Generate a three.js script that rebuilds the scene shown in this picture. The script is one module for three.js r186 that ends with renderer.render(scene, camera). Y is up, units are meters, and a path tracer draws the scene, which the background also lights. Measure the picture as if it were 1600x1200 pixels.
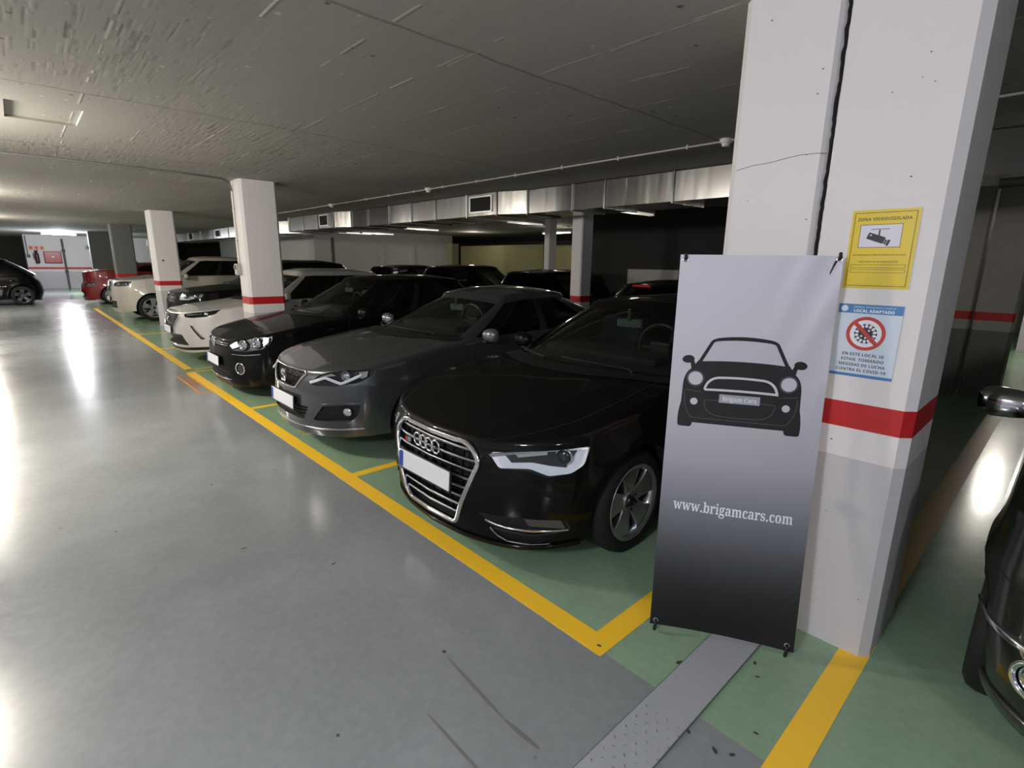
import * as THREE from 'three';
import { RoundedBoxGeometry } from 'three/addons/geometries/RoundedBoxGeometry.js';
import { mergeGeometries, mergeVertices } from 'three/addons/utils/BufferGeometryUtils.js';
import { RectAreaLightUniformsLib } from 'three/addons/lights/RectAreaLightUniformsLib.js';
import { Brush, Evaluator, SUBTRACTION, INTERSECTION } from 'three-bvh-csg';
import { MeshBVH } from 'three-mesh-bvh';

// ------------------------------------------------------------------ camera, light, exposure
const scene = new THREE.Scene();
scene.background = new THREE.Color(0x000000);
const R = THREE.MathUtils.degToRad;
const camera = new THREE.PerspectiveCamera(72.86, 4 / 3, 0.05, 120);
camera.rotation.order = 'YXZ';
camera.position.set(0, 1.68, 0);
camera.rotation.set(R(-13.1), R(46.984), R(0.781));
camera.updateMatrixWorld(true);
const renderer = new THREE.WebGLRenderer({ antialias: true });
renderer.toneMapping = THREE.LinearToneMapping;
renderer.toneMappingExposure = 1.9;
renderer.shadowMap.enabled = true;
RectAreaLightUniformsLib.init();
const LAMP = 9;                                   // radiance of an aisle tube lamp
const COOL = new THREE.Color(1.0, 0.93, 0.82), WHITE = new THREE.Color(0.93, 0.95, 1.03);
// aisle lamps: x, z, length axis, strength, colour
const LAMPS = [
  [-0.45, 2.1, 'x', 2.2, WHITE], [-6.2, 1.1, 'x', 3.5, COOL], [-13.5, 1.2, 'x', 3.4, COOL], [-21.8, 1.2, 'x', 3.0, COOL], [-32.2, -1.6, 'z', 4.6, WHITE], [3.4, 1.3, 'x', 1.1, WHITE],  // first and last are out of view, placed to light the front pillar
];
const CEIL = 2.8;

// ------------------------------------------------------------------ helpers
const V = (x, y, z) => new THREE.Vector3(x, y, z);
let seed = 7;
const rnd = () => { seed = (seed * 1664525 + 1013904223) >>> 0; return seed / 4294967296; };
const used = new Map();
function numbered(n) { const k = used.get(n) ?? 0; used.set(n, k + 1); return k ? `${n}_${String(k).padStart(3, '0')}` : n; }
function add(o, parent) {
  if (o.isMesh) { o.castShadow = true; o.receiveShadow = true; }
  (parent ?? scene).add(o); return o;
}
function mesh(name, geo, mat, parent) { const m = new THREE.Mesh(geo, mat); m.name = parent ? name : numbered(name); return add(m, parent); }
function thing(name, label, category, pos = [0, 0, 0], turn = 0, group, kind) {
  const g = new THREE.Group(); g.name = numbered(name); g.position.set(...pos); g.rotation.y = turn;
  if (label) g.userData.label = label;
  if (category) g.userData.category = category;
  if (group) g.userData.group = group;
  if (kind) g.userData.kind = kind;
  scene.add(g); return g;
}
const box = (w, h, d, x = 0, y = 0, z = 0) => new THREE.BoxGeometry(w, h, d).translate(x, y, z);
const rbox = (w, h, d, r, x = 0, y = 0, z = 0, s = 2) => new RoundedBoxGeometry(w, h, d, s, r).translate(x, y, z);
const boxAB = (x0, x1, y0, y1, z0, z1) => box(x1 - x0, y1 - y0, z1 - z0, (x0 + x1) / 2, (y0 + y1) / 2, (z0 + z1) / 2);
const cyl = (r, h, n = 24, r2 = r) => new THREE.CylinderGeometry(r, r2, h, n);
function merge(list) {
  return mergeGeometries(list.map((g) => { g = g.index ? g.toNonIndexed() : g; for (const k of Object.keys(g.attributes)) if (!['position', 'normal', 'uv'].includes(k)) g.deleteAttribute(k); g.clearGroups(); return g; }));
}
const lerp = (a, b, t) => a + (b - a) * t, clamp = (x, a, b) => Math.min(b, Math.max(a, x));
const smooth = (a, b, x) => { const t = clamp((x - a) / (b - a), 0, 1); return t * t * (3 - 2 * t); };
// monotone cubic through points with rising x
function curve(p) {
  const n = p.length, d = [], m = [];
  for (let i = 0; i < n - 1; i++) d.push((p[i + 1][1] - p[i][1]) / (p[i + 1][0] - p[i][0]));
  m[0] = d[0]; m[n - 1] = d[n - 2];
  for (let i = 1; i < n - 1; i++) m[i] = d[i - 1] * d[i] <= 0 ? 0 : 2 / (1 / d[i - 1] + 1 / d[i]);
  return (x) => {
    if (x <= p[0][0]) return p[0][1];
    if (x >= p[n - 1][0]) return p[n - 1][1];
    let i = 0; while (x > p[i + 1][0]) i++;
    const h = p[i + 1][0] - p[i][0], t = (x - p[i][0]) / h, a = 1 - t;
    return p[i][1] * (1 + 2 * t) * a * a + h * m[i] * t * a * a + p[i + 1][1] * t * t * (3 - 2 * t) + h * m[i + 1] * t * t * (t - 1);
  };
}
const noise = (() => {                                                  // value noise, tiling with period p
  const h = (x, y, s) => { let t = (x * 374761393 + y * 668265263 + s * 974634777) | 0; t = Math.imul(t ^ (t >>> 13), 1274126177); return ((t ^ (t >>> 16)) >>> 0) / 4294967296; };
  return (x, y, p, s = 0) => {
    const x0 = Math.floor(x), y0 = Math.floor(y), fx = x - x0, fy = y - y0, w = (v) => ((v % p) + p) % p, u = fx * fx * (3 - 2 * fx), v = fy * fy * (3 - 2 * fy);
    return lerp(lerp(h(w(x0), w(y0), s), h(w(x0 + 1), w(y0), s), u), lerp(h(w(x0), w(y0 + 1), s), h(w(x0 + 1), w(y0 + 1), s), u), v);
  };
})();
function dataTex(n, f, srgb = true) {
  const a = new Uint8Array(n * n * 4);
  for (let y = 0; y < n; y++) for (let x = 0; x < n; x++) { const c = f(x / n, y / n, x, y), o = (y * n + x) * 4; for (let k = 0; k < 3; k++) a[o + k] = clamp(c.length ? c[k] : c, 0, 255); a[o + 3] = 255; }
  const t = new THREE.DataTexture(a, n, n); t.wrapS = t.wrapT = THREE.RepeatWrapping; t.magFilter = THREE.LinearFilter; t.minFilter = THREE.LinearMipmapLinearFilter; t.generateMipmaps = true;
  if (srgb) t.colorSpace = THREE.SRGBColorSpace; t.needsUpdate = true; return t;
}
function canvasTex(w, h, draw) {
  const c = document.createElement('canvas'); c.width = w; c.height = h; draw(c.getContext('2d'), w, h);
  const t = new THREE.CanvasTexture(c); t.colorSpace = THREE.SRGBColorSpace; return t;
}
const std = (color, roughness = 0.6, metalness = 0, more = {}) => new THREE.MeshStandardMaterial({ color, roughness, metalness, ...more });
// planar uv in metres taken from two axes
function planeUV(g, a, b, s = 1) {
  const p = g.attributes.position, uv = new Float32Array(p.count * 2), get = { x: (i) => p.getX(i), y: (i) => p.getY(i), z: (i) => p.getZ(i) };
  for (let i = 0; i < p.count; i++) { uv[i * 2] = get[a](i) * s; uv[i * 2 + 1] = get[b](i) * s; }
  g.setAttribute('uv', new THREE.BufferAttribute(uv, 2)); return g;
}
// a bar swept along points; N = the outward normals there; w across, h along N
function sweep(pts, nrm, w, h, closed = false, sides = 8, taper) {
  const n = pts.length, pos = [], idx = [];
  for (let i = 0; i < n; i++) {
    const a = pts[closed ? (i + n - 1) % n : Math.max(0, i - 1)], b = pts[closed ? (i + 1) % n : Math.min(n - 1, i + 1)];
    const T = b.clone().sub(a).normalize(), N = nrm[i].clone().addScaledVector(T, -nrm[i].dot(T)).normalize(), B = T.clone().cross(N), k = taper ? taper(i / (n - 1)) : 1;
    for (let j = 0; j < sides; j++) {
      const t = (j + 0.5) / sides * Math.PI * 2, c = Math.cos(t), s = Math.sin(t), e = 0.55;
      const cx = Math.sign(c) * Math.abs(c) ** e * w / 2 * k, cy = Math.sign(s) * Math.abs(s) ** e * h / 2 * k;
      const q = pts[i].clone().addScaledVector(B, cx).addScaledVector(N, cy); pos.push(q.x, q.y, q.z);
    }
  }
  const m = closed ? n : n - 1;
  for (let i = 0; i < m; i++) for (let j = 0; j < sides; j++) {
    const a = i * sides + j, b = i * sides + (j + 1) % sides, c = ((i + 1) % n) * sides + j, d = ((i + 1) % n) * sides + (j + 1) % sides; idx.push(a, b, c, b, d, c);
  }
  if (!closed) for (const [o, f] of [[0, 1], [(n - 1) * sides, 0]]) for (let j = 1; j < sides - 1; j++) f ? idx.push(o, o + j + 1, o + j) : idx.push(o, o + j, o + j + 1);
  const g = new THREE.BufferGeometry(); g.setAttribute('position', new THREE.Float32BufferAttribute(pos, 3)); g.setIndex(idx); g.computeVertexNormals();
  g.setAttribute('uv', new THREE.Float32BufferAttribute(new Float32Array(pos.length / 3 * 2), 2)); return g;
}
const tube = (pts, r, n = 6, seg = 40) => new THREE.TubeGeometry(new THREE.CatmullRomCurve3(pts, false, 'catmullrom', 0.1), seg, r, n);

// ------------------------------------------------------------------ materials
const concreteBump = dataTex(1024, (u, v) => {
  const grain = noise(u * 256, v * 256, 256, 1) * 40 + noise(u * 64, v * 64, 64, 2) * 40, blot = noise(u * 16, v * 16, 16, 3) * 60, board = noise(u * 6, v * 150, 6, 5) * 0 + noise(u * 10, v * 160, 160, 4) * 50;
  return 40 + grain + blot + board;
}, false);
concreteBump.repeat.set(1 / 4, 1 / 4);
// board-marked concrete, 10 m x 10 m; u along x, v along z. Colour and relief are drawn from the same strokes.
function ceilingMaps() {
  const n = 2048, px = n / 10, A = document.createElement('canvas'), B = document.createElement('canvas'); A.width = A.height = B.width = B.height = n;
  const a = A.getContext('2d'), b = B.getContext('2d'); a.fillStyle = '#b0aba2'; a.fillRect(0, 0, n, n); b.fillStyle = '#808080'; b.fillRect(0, 0, n, n);
  for (let i = 0; i < 4; i++) for (let k = 0; k < 20; k++) { const g = 166 + (rnd() - 0.5) * 18, r = 128 + (rnd() - 0.5) * 40; a.fillStyle = `rgba(${g + 3},${g},${g - 6},0.5)`; a.fillRect(i * 2.5 * px, k * 0.5 * px, 2.5 * px, 0.5 * px); b.fillStyle = `rgba(${r},${r},${r},0.6)`; b.fillRect(i * 2.5 * px, k * 0.5 * px, 2.5 * px, 0.5 * px); }
  for (let i = 0; i < 15000; i++) {                                        // board strokes
    const x = rnd() * n, y = rnd() * n, rough = noise(x / n * 5, y / n * 5, 5, 77), l = (4 + rnd() * 34) * (0.6 + rough), t = 1 + rnd() * 5, up = rnd() < 0.5, al = (0.05 + 0.2 * rnd()) * smooth(0.3, 0.75, rough);
    a.fillStyle = up ? `rgba(196,193,180,${al})` : `rgba(96,92,82,${al})`; a.fillRect(x, y, l, t); b.fillStyle = up ? `rgba(255,255,255,${al * 2.2})` : `rgba(0,0,0,${al * 2.2})`; b.fillRect(x, y, l, t);
  }
  for (let i = 0; i < 4; i++) { a.strokeStyle = 'rgba(80,77,68,0.35)'; a.lineWidth = 5; a.beginPath(); a.moveTo(i * 2.5 * px, 0); for (let y = 0; y <= n; y += 32) a.lineTo(i * 2.5 * px + (rnd() - 0.5) * 5, y); a.stroke(); }
  for (let i = 0; i < 230; i++) {                                          // light fins of mortar along the sheet joints
    let x = rnd() * n; const y = Math.floor(rnd() * 20) * 0.5 * px + (rnd() - 0.5) * 8, m = 1 + Math.floor(rnd() * 3);
    for (let q = 0; q < m; q++) { const l = (0.05 + rnd() * 0.3) * px, al = 0.3 + rnd() * 0.55, t = 1.2 + rnd() * 2.6; a.fillStyle = `rgba(222,220,208,${al})`; a.fillRect(x, y + (rnd() - 0.5) * 3, l, t); b.fillStyle = '#ffffff'; b.fillRect(x, y, l, t); x += l * (1.2 + rnd()); }
  }
  for (let i = 0; i < 700; i++) { a.fillStyle = rnd() < 0.6 ? 'rgba(222,220,210,0.65)' : 'rgba(60,57,50,0.55)'; const r = 0.8 + rnd() * 2.6; a.beginPath(); a.arc(rnd() * n, rnd() * n, r, 0, 7); a.fill(); }
  return [A, B].map((c, k) => { const t = new THREE.CanvasTexture(c); if (!k) t.colorSpace = THREE.SRGBColorSpace; t.wrapS = t.wrapT = THREE.RepeatWrapping; t.repeat.set(0.1, 0.1); return t; });
}
const [ceilTex, ceilBump] = ceilingMaps();
const floorNoise = (base, amp, s) => dataTex(1024, (u, v) => {
  const n = (noise(u * 8, v * 8, 8, s) + noise(u * 24, v * 24, 24, s + 1) * 0.6 + noise(u * 200, v * 200, 200, s + 2) * 0.5 - 1.05) * amp; return base.map((c) => c + n);
});
const floorRough = dataTex(512, (u, v) => 128 + (noise(u * 6, v * 6, 6, 21) - 0.5) * 34 + (noise(u * 90, v * 90, 90, 22) - 0.5) * 20, false);
const floorBump = dataTex(512, (u, v) => 128 + (noise(u * 40, v * 40, 40, 31) - 0.5) * 90 + (noise(u * 12, v * 12, 12, 32) - 0.5) * 120, false);
function floorMat(rgb, amp, s) {
  const t = floorNoise(rgb, amp, s); t.repeat.set(1 / 5, 1 / 5);
  const r = floorRough.clone(), b = floorBump.clone(); r.repeat.set(1 / 3, 1 / 3); b.repeat.set(1 / 2, 1 / 2);
  return new THREE.MeshStandardMaterial({ map: t, roughnessMap: r, roughness: 0.4, bumpMap: b, bumpScale: 0.00022 });
}
const ductBump = dataTex(256, (u, v) => 128 + (noise(u * 7, v * 2, 14, 41) - 0.5) * 170 + (noise(u * 24, v * 2, 24, 42) - 0.5) * 70, false); ductBump.repeat.set(0.7, 0.7);
const M = {
  aisle: floorMat([138, 142, 145], 12, 11), bay: floorMat([138, 166, 138], 12, 14),
  line: std(0xffcd34, 0.42), lineFaded: std(0xc6a24a, 0.5), lineDim: std(0xb9a13c, 0.5), stencil: std(0xd08b4a, 0.5),
  joint: std(0xa0a4a8, 0.5), jointEdge: std(0x5a5b5f, 0.7), dark: std(0x141414, 0.8),
  ceil: new THREE.MeshStandardMaterial({ map: ceilTex, roughness: 0.85, bumpMap: ceilBump, bumpScale: 0.0032 }),
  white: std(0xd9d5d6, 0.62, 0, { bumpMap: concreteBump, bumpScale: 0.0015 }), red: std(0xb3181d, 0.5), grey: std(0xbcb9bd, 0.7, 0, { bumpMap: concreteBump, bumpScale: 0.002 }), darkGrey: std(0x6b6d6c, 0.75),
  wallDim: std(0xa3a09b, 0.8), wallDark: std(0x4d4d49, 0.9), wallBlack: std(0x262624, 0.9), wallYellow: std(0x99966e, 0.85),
  galv: new THREE.MeshStandardMaterial({ color: 0xa3a2a0, metalness: 0.92, roughness: 0.24, bumpMap: ductBump, bumpScale: 0.006 }), galvDark: std(0x33332f, 0.7, 0.3), galvEdge: std(0xc9c9c6, 0.35, 0.9),
  conduit: std(0xb3b1a8, 0.6), plasticWhite: std(0xdedcd6, 0.5), black: std(0x0c0c0d, 0.55), rubber: std(0x070707, 0.8), gap: std(0x040404, 0.9),
  chrome: std(0xdfe1e6, 0.12, 1), satin: std(0xb9bcc2, 0.3, 1), alloy: std(0xc2c4ca, 0.3, 0.9), alloyDark: std(0x3d3e42, 0.35, 0.85), reflector: std(0xe6e8ee, 0.16, 1), lampDark: std(0x1c1d20, 0.3, 0.4), drl: std(0xe9ebf0, 0.35),
  mesh: std(0x0a0a0b, 0.6), lensRed: new THREE.MeshPhysicalMaterial({ color: 0xc4181c, roughness: 0.15, clearcoat: 1 }), amber: std(0xd08018, 0.3),
  lens: new THREE.MeshPhysicalMaterial({ color: 0xf4f7fa, roughness: 0.03, transmission: 1, thickness: 0, ior: 1.45 }),
  glass: new THREE.MeshPhysicalMaterial({ color: 0xcddad2, roughness: 0.02, transmission: 1, thickness: 0, ior: 1.5 }),
  glassDark: new THREE.MeshPhysicalMaterial({ color: 0x39443f, roughness: 0.02, transmission: 1, thickness: 0, ior: 1.5 }),
  interior: std(0x18191a, 0.9), seat: std(0x202124, 0.95), seatGrey: std(0x55595c, 0.9), mirrorGlass: std(0xcfd6d8, 0.04, 1), plate: std(0xd9dadf, 0.45), plateBlue: std(0x1c3f9a, 0.5), linerWell: std(0x070707, 0.95),
};
const paint = (hex, metal = 0.35, rough = 0.38) => new THREE.MeshPhysicalMaterial({ color: hex, metalness: metal, roughness: rough, clearcoat: 1, clearcoatRoughness: 0.03 });
const black = (hex) => new THREE.MeshPhysicalMaterial({ color: hex, metalness: 0, roughness: 0.55, specularIntensity: 0.12, clearcoat: 0.38, clearcoatRoughness: 0.03 });

// ------------------------------------------------------------------ the setting
const X0 = -38, X1 = 9, Z0 = -20, Z1 = 6.5, EDGE = -1.66;
{
  const f = new THREE.Group(); f.name = 'floor'; f.userData.kind = 'structure'; scene.add(f);
  const slab = (name, x0, x1, z0, z1, mat, y1 = 0, y0 = -0.2) => mesh(name, planeUV(boxAB(x0, x1, y0, y1, z0, z1), 'x', 'z'), mat, f);
  slab('aisle_paint', X0 - 6, X1, EDGE, Z1, M.aisle); slab('bay_paint', X0 - 6, X1, Z0, EDGE, M.bay);
  const line = (x0, x1, z0, z1, mat = M.line) => mesh('bay_line', boxAB(x0, x1, 0, 0.0015, z0, z1), mat, f);
  line(-8.93, -1.155, -1.745, -1.63); line(-22.6, -9.17, -1.775, -1.67);           // line along the aisle
  line(-1.265, -1.155, -6.2, -1.745);
  for (const x of [-3.76, -6.33]) line(x, x + 0.085, -6.2, -1.745);
  line(-9.0, -8.93, -6.2, -1.63, M.lineDim); line(-9.24, -9.17, -6.2, -1.67, M.lineDim); line(-11.75, -11.67, -6.2, -1.775); line(-14.3, -14.22, -6.2, -1.775);
  line(-0.462, -0.352, -2.62, -1.3); line(-0.5, -0.37, -9.6, -3.0, M.lineFaded);
  // steel cover of the expansion joint
  mesh('joint_cover', boxAB(-0.893, -0.712, 0, 0.004, -2.6, 1.2), M.joint, f);
  for (const x of [-0.895, -0.712]) mesh('joint_edge', boxAB(x, x + (x < -0.8 ? 0.002 : 0.004), 0, 0.0046, -2.6, 1.2), M.jointEdge, f);
  const studs = [];
  for (let i = 0; i < 26; i++) for (let j = 0; j < 4; j++) { const g = rbox(0.012, 0.003, 0.004, 0.001, 0, 0.0045, 0, 1).rotateY(0.78 * ((i + j) % 2 ? 1 : -1)); studs.push(g.translate(-0.87 + j * 0.045 + (i % 2) * 0.02, 0, -1.55 + i * 0.034)); }
  mesh('tread_stud', merge(studs), M.galvEdge, f).userData.kind = 'stuff';
  // stencils: an orange box lettered in the aisle, and the bay number
  const st = canvasTex(512, 64, (c, w, h) => {
    c.clearRect(0, 0, w, h); c.strokeStyle = '#dc9a45'; c.lineWidth = 12; c.strokeRect(6, 6, w - 12, h - 12); c.fillStyle = '#cf8238'; c.font = 'bold 44px sans-serif'; c.textAlign = 'center'; c.textBaseline = 'middle'; c.fillText('RESERVADO', w / 2, h / 2 + 2);
  });
  const g1 = new THREE.PlaneGeometry(1.35, 0.17).rotateX(-Math.PI / 2).translate(-8.12, 0.0012, -1.55);
  mesh('stencil_box', g1, new THREE.MeshStandardMaterial({ map: st, transparent: true, roughness: 0.5 }), f);
  const num = canvasTex(128, 96, (c, w, h) => { c.clearRect(0, 0, w, h); c.fillStyle = '#c2ae3c'; c.font = 'bold 86px sans-serif'; c.textAlign = 'center'; c.textBaseline = 'middle'; c.fillText('11', w / 2, h / 2); });
  mesh('bay_number', new THREE.PlaneGeometry(0.3, 0.17).rotateX(-Math.PI / 2).translate(-5.03, 0.0012, -1.87), new THREE.MeshStandardMaterial({ map: num, transparent: true, roughness: 0.5 }), f);
  // scuffs and dirt
  const dirt = std(0x3b3b3d, 0.7), scuff = std(0x6f7072, 0.6);
  const spot = (x, z, a, b, t, mat) => mesh('dirt_spot', new THREE.CircleGeometry(1, 7).scale(a, b, 1).rotateX(-Math.PI / 2).rotateY(t).translate(x, 0.0016, z), mat, f);
  for (const [x, z, a, b, t] of [[-0.9, -1.86, 0.02, 0.011, 1], [-0.68, -2.1, 0.012, 0.007, 2], [-0.64, -2.03, 0.01, 0.005, 0.4], [-0.83, -1.63, 0.012, 0.008, 1.3], [-0.72, -1.6, 0.014, 0.008, 0.6], [-0.7, -1.57, 0.01, 0.006, 2.2], [-0.55, -1.6, 0.012, 0.006, 1], [-0.6, -1.57, 0.016, 0.007, 2.5], [-0.85, -1.5, 0.009, 0.006, 0.2], [-0.76, -1.48, 0.011, 0.006, 1.9], [-1.2, -1.68, 0.012, 0.007, 0.3], [-0.53, -1.75, 0.01, 0.006, 0.3]]) spot(x, z, a, b, t, dirt);
  for (let i = 0; i < 26; i++) spot(-0.5 - rnd() * 5, -1.5 + rnd() * 1.6, 0.004 + rnd() * 0.014, 0.003 + rnd() * 0.006, rnd() * 6, rnd() < 0.6 ? dirt : scuff);
  for (const [x0, z0, x1, z1, w] of [[-1.42, -0.9, -0.98, -0.9, 0.006], [-1.2, -1.1, -1.02, -1.11, 0.01], [-1.6, -1.13, -1.2, -1.1, 0.008]]) {
    const l = Math.hypot(x1 - x0, z1 - z0), g = new THREE.CircleGeometry(1, 12).scale(l / 2, w, 1).rotateX(-Math.PI / 2).rotateY(-Math.atan2(z1 - z0, x1 - x0)).translate((x0 + x1) / 2, 0.0014, (z0 + z1) / 2); mesh('tyre_scuff', g, scuff, f);
  }
}
{ // ceiling with a shallow blocked-out recess
  const g = new THREE.Group(); g.name = 'ceiling'; g.userData.kind = 'structure'; scene.add(g);
  const s = new THREE.Shape([[X0 - 6, Z0], [X1, Z0], [X1, Z1], [X0 - 6, Z1]].map((p) => new THREE.Vector2(...p)));
  s.holes.push(new THREE.Path([[-6.28, -0.56], [-6.28, -0.1], [-5.6, -0.1], [-5.6, -0.56]].map((p) => new THREE.Vector2(...p))));
  const e = new THREE.ExtrudeGeometry(s, { depth: 0.02, bevelEnabled: false }); e.rotateX(Math.PI / 2);   // (x, z) plane, hanging below 2.82
  mesh('soffit', planeUV(e.translate(0, CEIL + 0.02, 0), 'x', 'z'), M.ceil, g);
  mesh('slab', planeUV(boxAB(X0 - 6, X1, CEIL + 0.02, CEIL + 0.3, Z0, Z1), 'x', 'z'), M.ceil, g);
}
function wall(name, parts) { const g = new THREE.Group(); g.name = name; g.userData.kind = 'structure'; scene.add(g); for (const [n, a, mat] of parts) mesh(n, planeUV(boxAB(...a), Math.abs(a[1] - a[0]) > Math.abs(a[5] - a[4]) ? 'x' : 'z', 'y'), mat, g); return g; }
const banded = (x0, x1, z0, z1, mat = M.white) => [['dado', [x0, x1, 0, 0.89, z0, z1], M.grey], ['white_strip', [x0, x1, 0.89, 1.02, z0, z1], mat], ['red_band', [x0, x1, 1.02, 1.13, z0, z1], M.red], ['upper_wall', [x0, x1, 1.13, CEIL, z0, z1], mat]];
wall('wall_far', banded(X0 - 0.2, X0, -7, -0.42));
wall('wall_far_return', [['upper_wall', [X0 - 4, X0 - 0.2, 0, CEIL, -0.62, -0.42], M.grey]]);
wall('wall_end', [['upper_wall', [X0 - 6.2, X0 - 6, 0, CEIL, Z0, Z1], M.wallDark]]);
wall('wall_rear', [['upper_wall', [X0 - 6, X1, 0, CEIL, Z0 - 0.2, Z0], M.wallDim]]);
wall('unseen_wall_front', banded(X0 - 6, X1, Z1, Z1 + 0.2));  // behind the view, closes the room so that light bounces back
wall('unseen_wall_right', [['upper_wall', [X1, X1 + 0.2, 0, CEIL, Z0, Z1], M.wallDim]]);  // out of view, closes the room for bounced light
wall('wall_block', [['upper_wall', [-22.6, -19.2, 0, CEIL, -14.2, -8.0], M.white], ['pilaster', [-19.2, -19.08, 0, 2.3, -10.75, -10.6], M.white], ['pilaster', [-19.2, -19.1, 0, 2.3, -12.2, -12.1], M.white], ['pilaster', [-19.2, -19.16, 0, 2.5, -8.75, -8.65], M.darkGrey]]);
wall('wall_rear_lit', [['upper_wall', [-18.4, -13.5, 0, 2.35, -14.25, -14.05], M.wallYellow], ['upper_wall', [-13.2, -9.2, 0, 2.3, -14.25, -14.05], M.wallYellow], ['red_band', [-13.2, -9.2, 1.02, 1.13, -14.05, -14.03], M.red]]);  // yellowish cast of the light is put into the wall colour
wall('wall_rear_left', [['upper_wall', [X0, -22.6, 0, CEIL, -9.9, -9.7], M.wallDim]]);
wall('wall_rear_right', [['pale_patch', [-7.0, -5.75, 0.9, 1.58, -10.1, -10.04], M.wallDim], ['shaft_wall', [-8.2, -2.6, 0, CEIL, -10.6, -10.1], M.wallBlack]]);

// pillars, painted in bands
function chamfered(w, d, c, y0, y1, l = c, r = c) {
  const s = new THREE.Shape([[-w / 2 + l, -d / 2], [w / 2 - r, -d / 2], [w / 2, -d / 2 + r], [w / 2, d / 2 - r], [w / 2 - r, d / 2], [-w / 2 + l, d / 2], [-w / 2, d / 2 - l], [-w / 2, -d / 2 + l]].map((p) => new THREE.Vector2(...p)));
  const g = new THREE.ExtrudeGeometry(s, { depth: y1 - y0, bevelEnabled: false }).rotateX(-Math.PI / 2).translate(0, y0, 0);
  const p = g.attributes.position, n = g.attributes.normal, uv = new Float32Array(p.count * 2);
  for (let i = 0; i < p.count; i++) { uv[2 * i] = Math.abs(n.getX(i)) > 0.5 ? p.getZ(i) : p.getX(i); uv[2 * i + 1] = p.getY(i); }
  g.setAttribute('uv', new THREE.BufferAttribute(uv, 2)); return g;
}
function pillar(x0, x1, z0, z1, label, mat = M.white, chamfer = 0.035, top = CEIL, o = {}) {
  const t = thing('pillar', label, 'pillar', [(x0 + x1) / 2, 0, (z0 + z1) / 2], 0, null, 'structure'), w = x1 - x0, d = z1 - z0;
  for (const [n, a, b, m] of [['dado', 0, 0.89, o.dado ?? M.grey], ['white_strip', 0.89, 1.02, mat], ['red_band', 1.02, 1.13, M.red], ['shaft', 1.13, top, mat]]) mesh(n, chamfered(w, d, chamfer, a, b, o.l ?? chamfer, o.r ?? chamfer), m, t);
  return t;
}
pillar(-1.21, -0.797, -2.98, -2.48, 'white front pillar left of the black joint, behind the banner', M.white, 0.035, CEIL, { r: 0.028 });
pillar(-0.785, -0.355, -2.98, -2.48, 'white front pillar right of the black joint, with a yellow and a blue notice', M.white, 0.035, CEIL, { l: 0.006 });
pillar(-8.83, -8.41, -3.0, -2.48, 'white pillar with red band between the white crossover and the black hatchback');
{ const t = pillar(-16.0, -15.45, -3.0, -2.48, 'white pillar with small dark spot, behind the black car bonnet'); mesh('anchor_hole', cyl(0.022, 0.004, 12).rotateZ(Math.PI / 2).translate(0.276, 1.625, 0.093), M.gap, t); mesh('switch_box', rbox(0.1, 0.14, 0.04, 0.008, -0.283, 2.039, 0.275), std(0x9a9a98, 0.5), t); }
pillar(-23.2, -22.8, -3.1, -2.48, 'shaded pillar with bright front edge between the white and red cars', M.darkGrey);  // shade on the pillar is put into its dark grey colour
pillar(-30.7, -30.2, -3.3, -2.48, 'farthest shaded pillar beside the bright end wall', M.darkGrey);  // dark grey stands for the shade on this pillar
pillar(-6.17, -5.93, -7.42, -7.12, 'white rear pillar under the duct, above the grey saloon roof', M.white, 0.02);
pillar(-9.78, -9.6, -10.5, -10.2, 'slim white rear pillar with red band far behind the grey saloon', M.white, 0.02);
pillar(-15.2, -14.9, -11.3, -11.0, 'yellowish rear pillar seen below the duct above the dark car roofs', M.wallYellow, 0.02, 2.3);  // yellowish light is put into the shaft colour
pillar(-1.36, -0.95, -9.8, -9.3, 'rear pillar with dark red band, left half, in shade behind the front pillar', M.wallDim, 0.02, CEIL, { dado: M.darkGrey });  // shade is put into the duller shaft and dado colours
pillar(-0.915, -0.515, -9.8, -9.3, 'rear pillar with dark red band, right half, in shade beside the faded line', M.wallDim, 0.02, CEIL, { dado: M.darkGrey });  // duller shaft and dado carry the shade, as on the left half
wall('wall_rear_pier', banded(-0.72, 2.6, -15.6, -15.2));
{ // the black joint between the two front pillars, and the hairline crack
  const pts = [], n = [];
  for (let i = 0; i <= 140; i++) { pts.push(V(-0.791 + (noise(i * 2.3, 3, 999, 2) - 0.5) * 0.008, i / 140 * CEIL, -2.489)); n.push(V(0, 0, 1)); }
  const g = thing('expansion_joint', 'ragged black joint filler running up between the two front pillars', 'joint', [0, 0, 0], 0, null, 'structure');
  mesh('joint_filler', sweep(pts, n, 0.016, 0.016, false, 6), M.gap, g);
  const cr = [[-1.17, 2.105], [-1.1, 2.118], [-1.02, 2.122], [-0.97, 2.13], [-0.9, 2.138], [-0.835, 2.136], [-0.8, 2.132]].map(([x, y]) => V(x, y, -2.4795));
  mesh('hairline_crack', sweep(cr, cr.map(() => V(0, 0, 1)), 0.0028, 0.0015, false, 4), std(0x77736f, 0.9), g);
  for (let i = 0; i < 26; i++) { const x = -1.15 + rnd() * 0.75; if (Math.abs(x + 0.78) < 0.03) continue; mesh('pit', new THREE.CircleGeometry(0.0025 + rnd() * 0.003, 6).scale(1, 0.6, 1).translate(x, 0.1 + rnd() ** 1.5 * 2.6, -2.4793), std(0x55524f, 0.9), g); }
}
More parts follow.
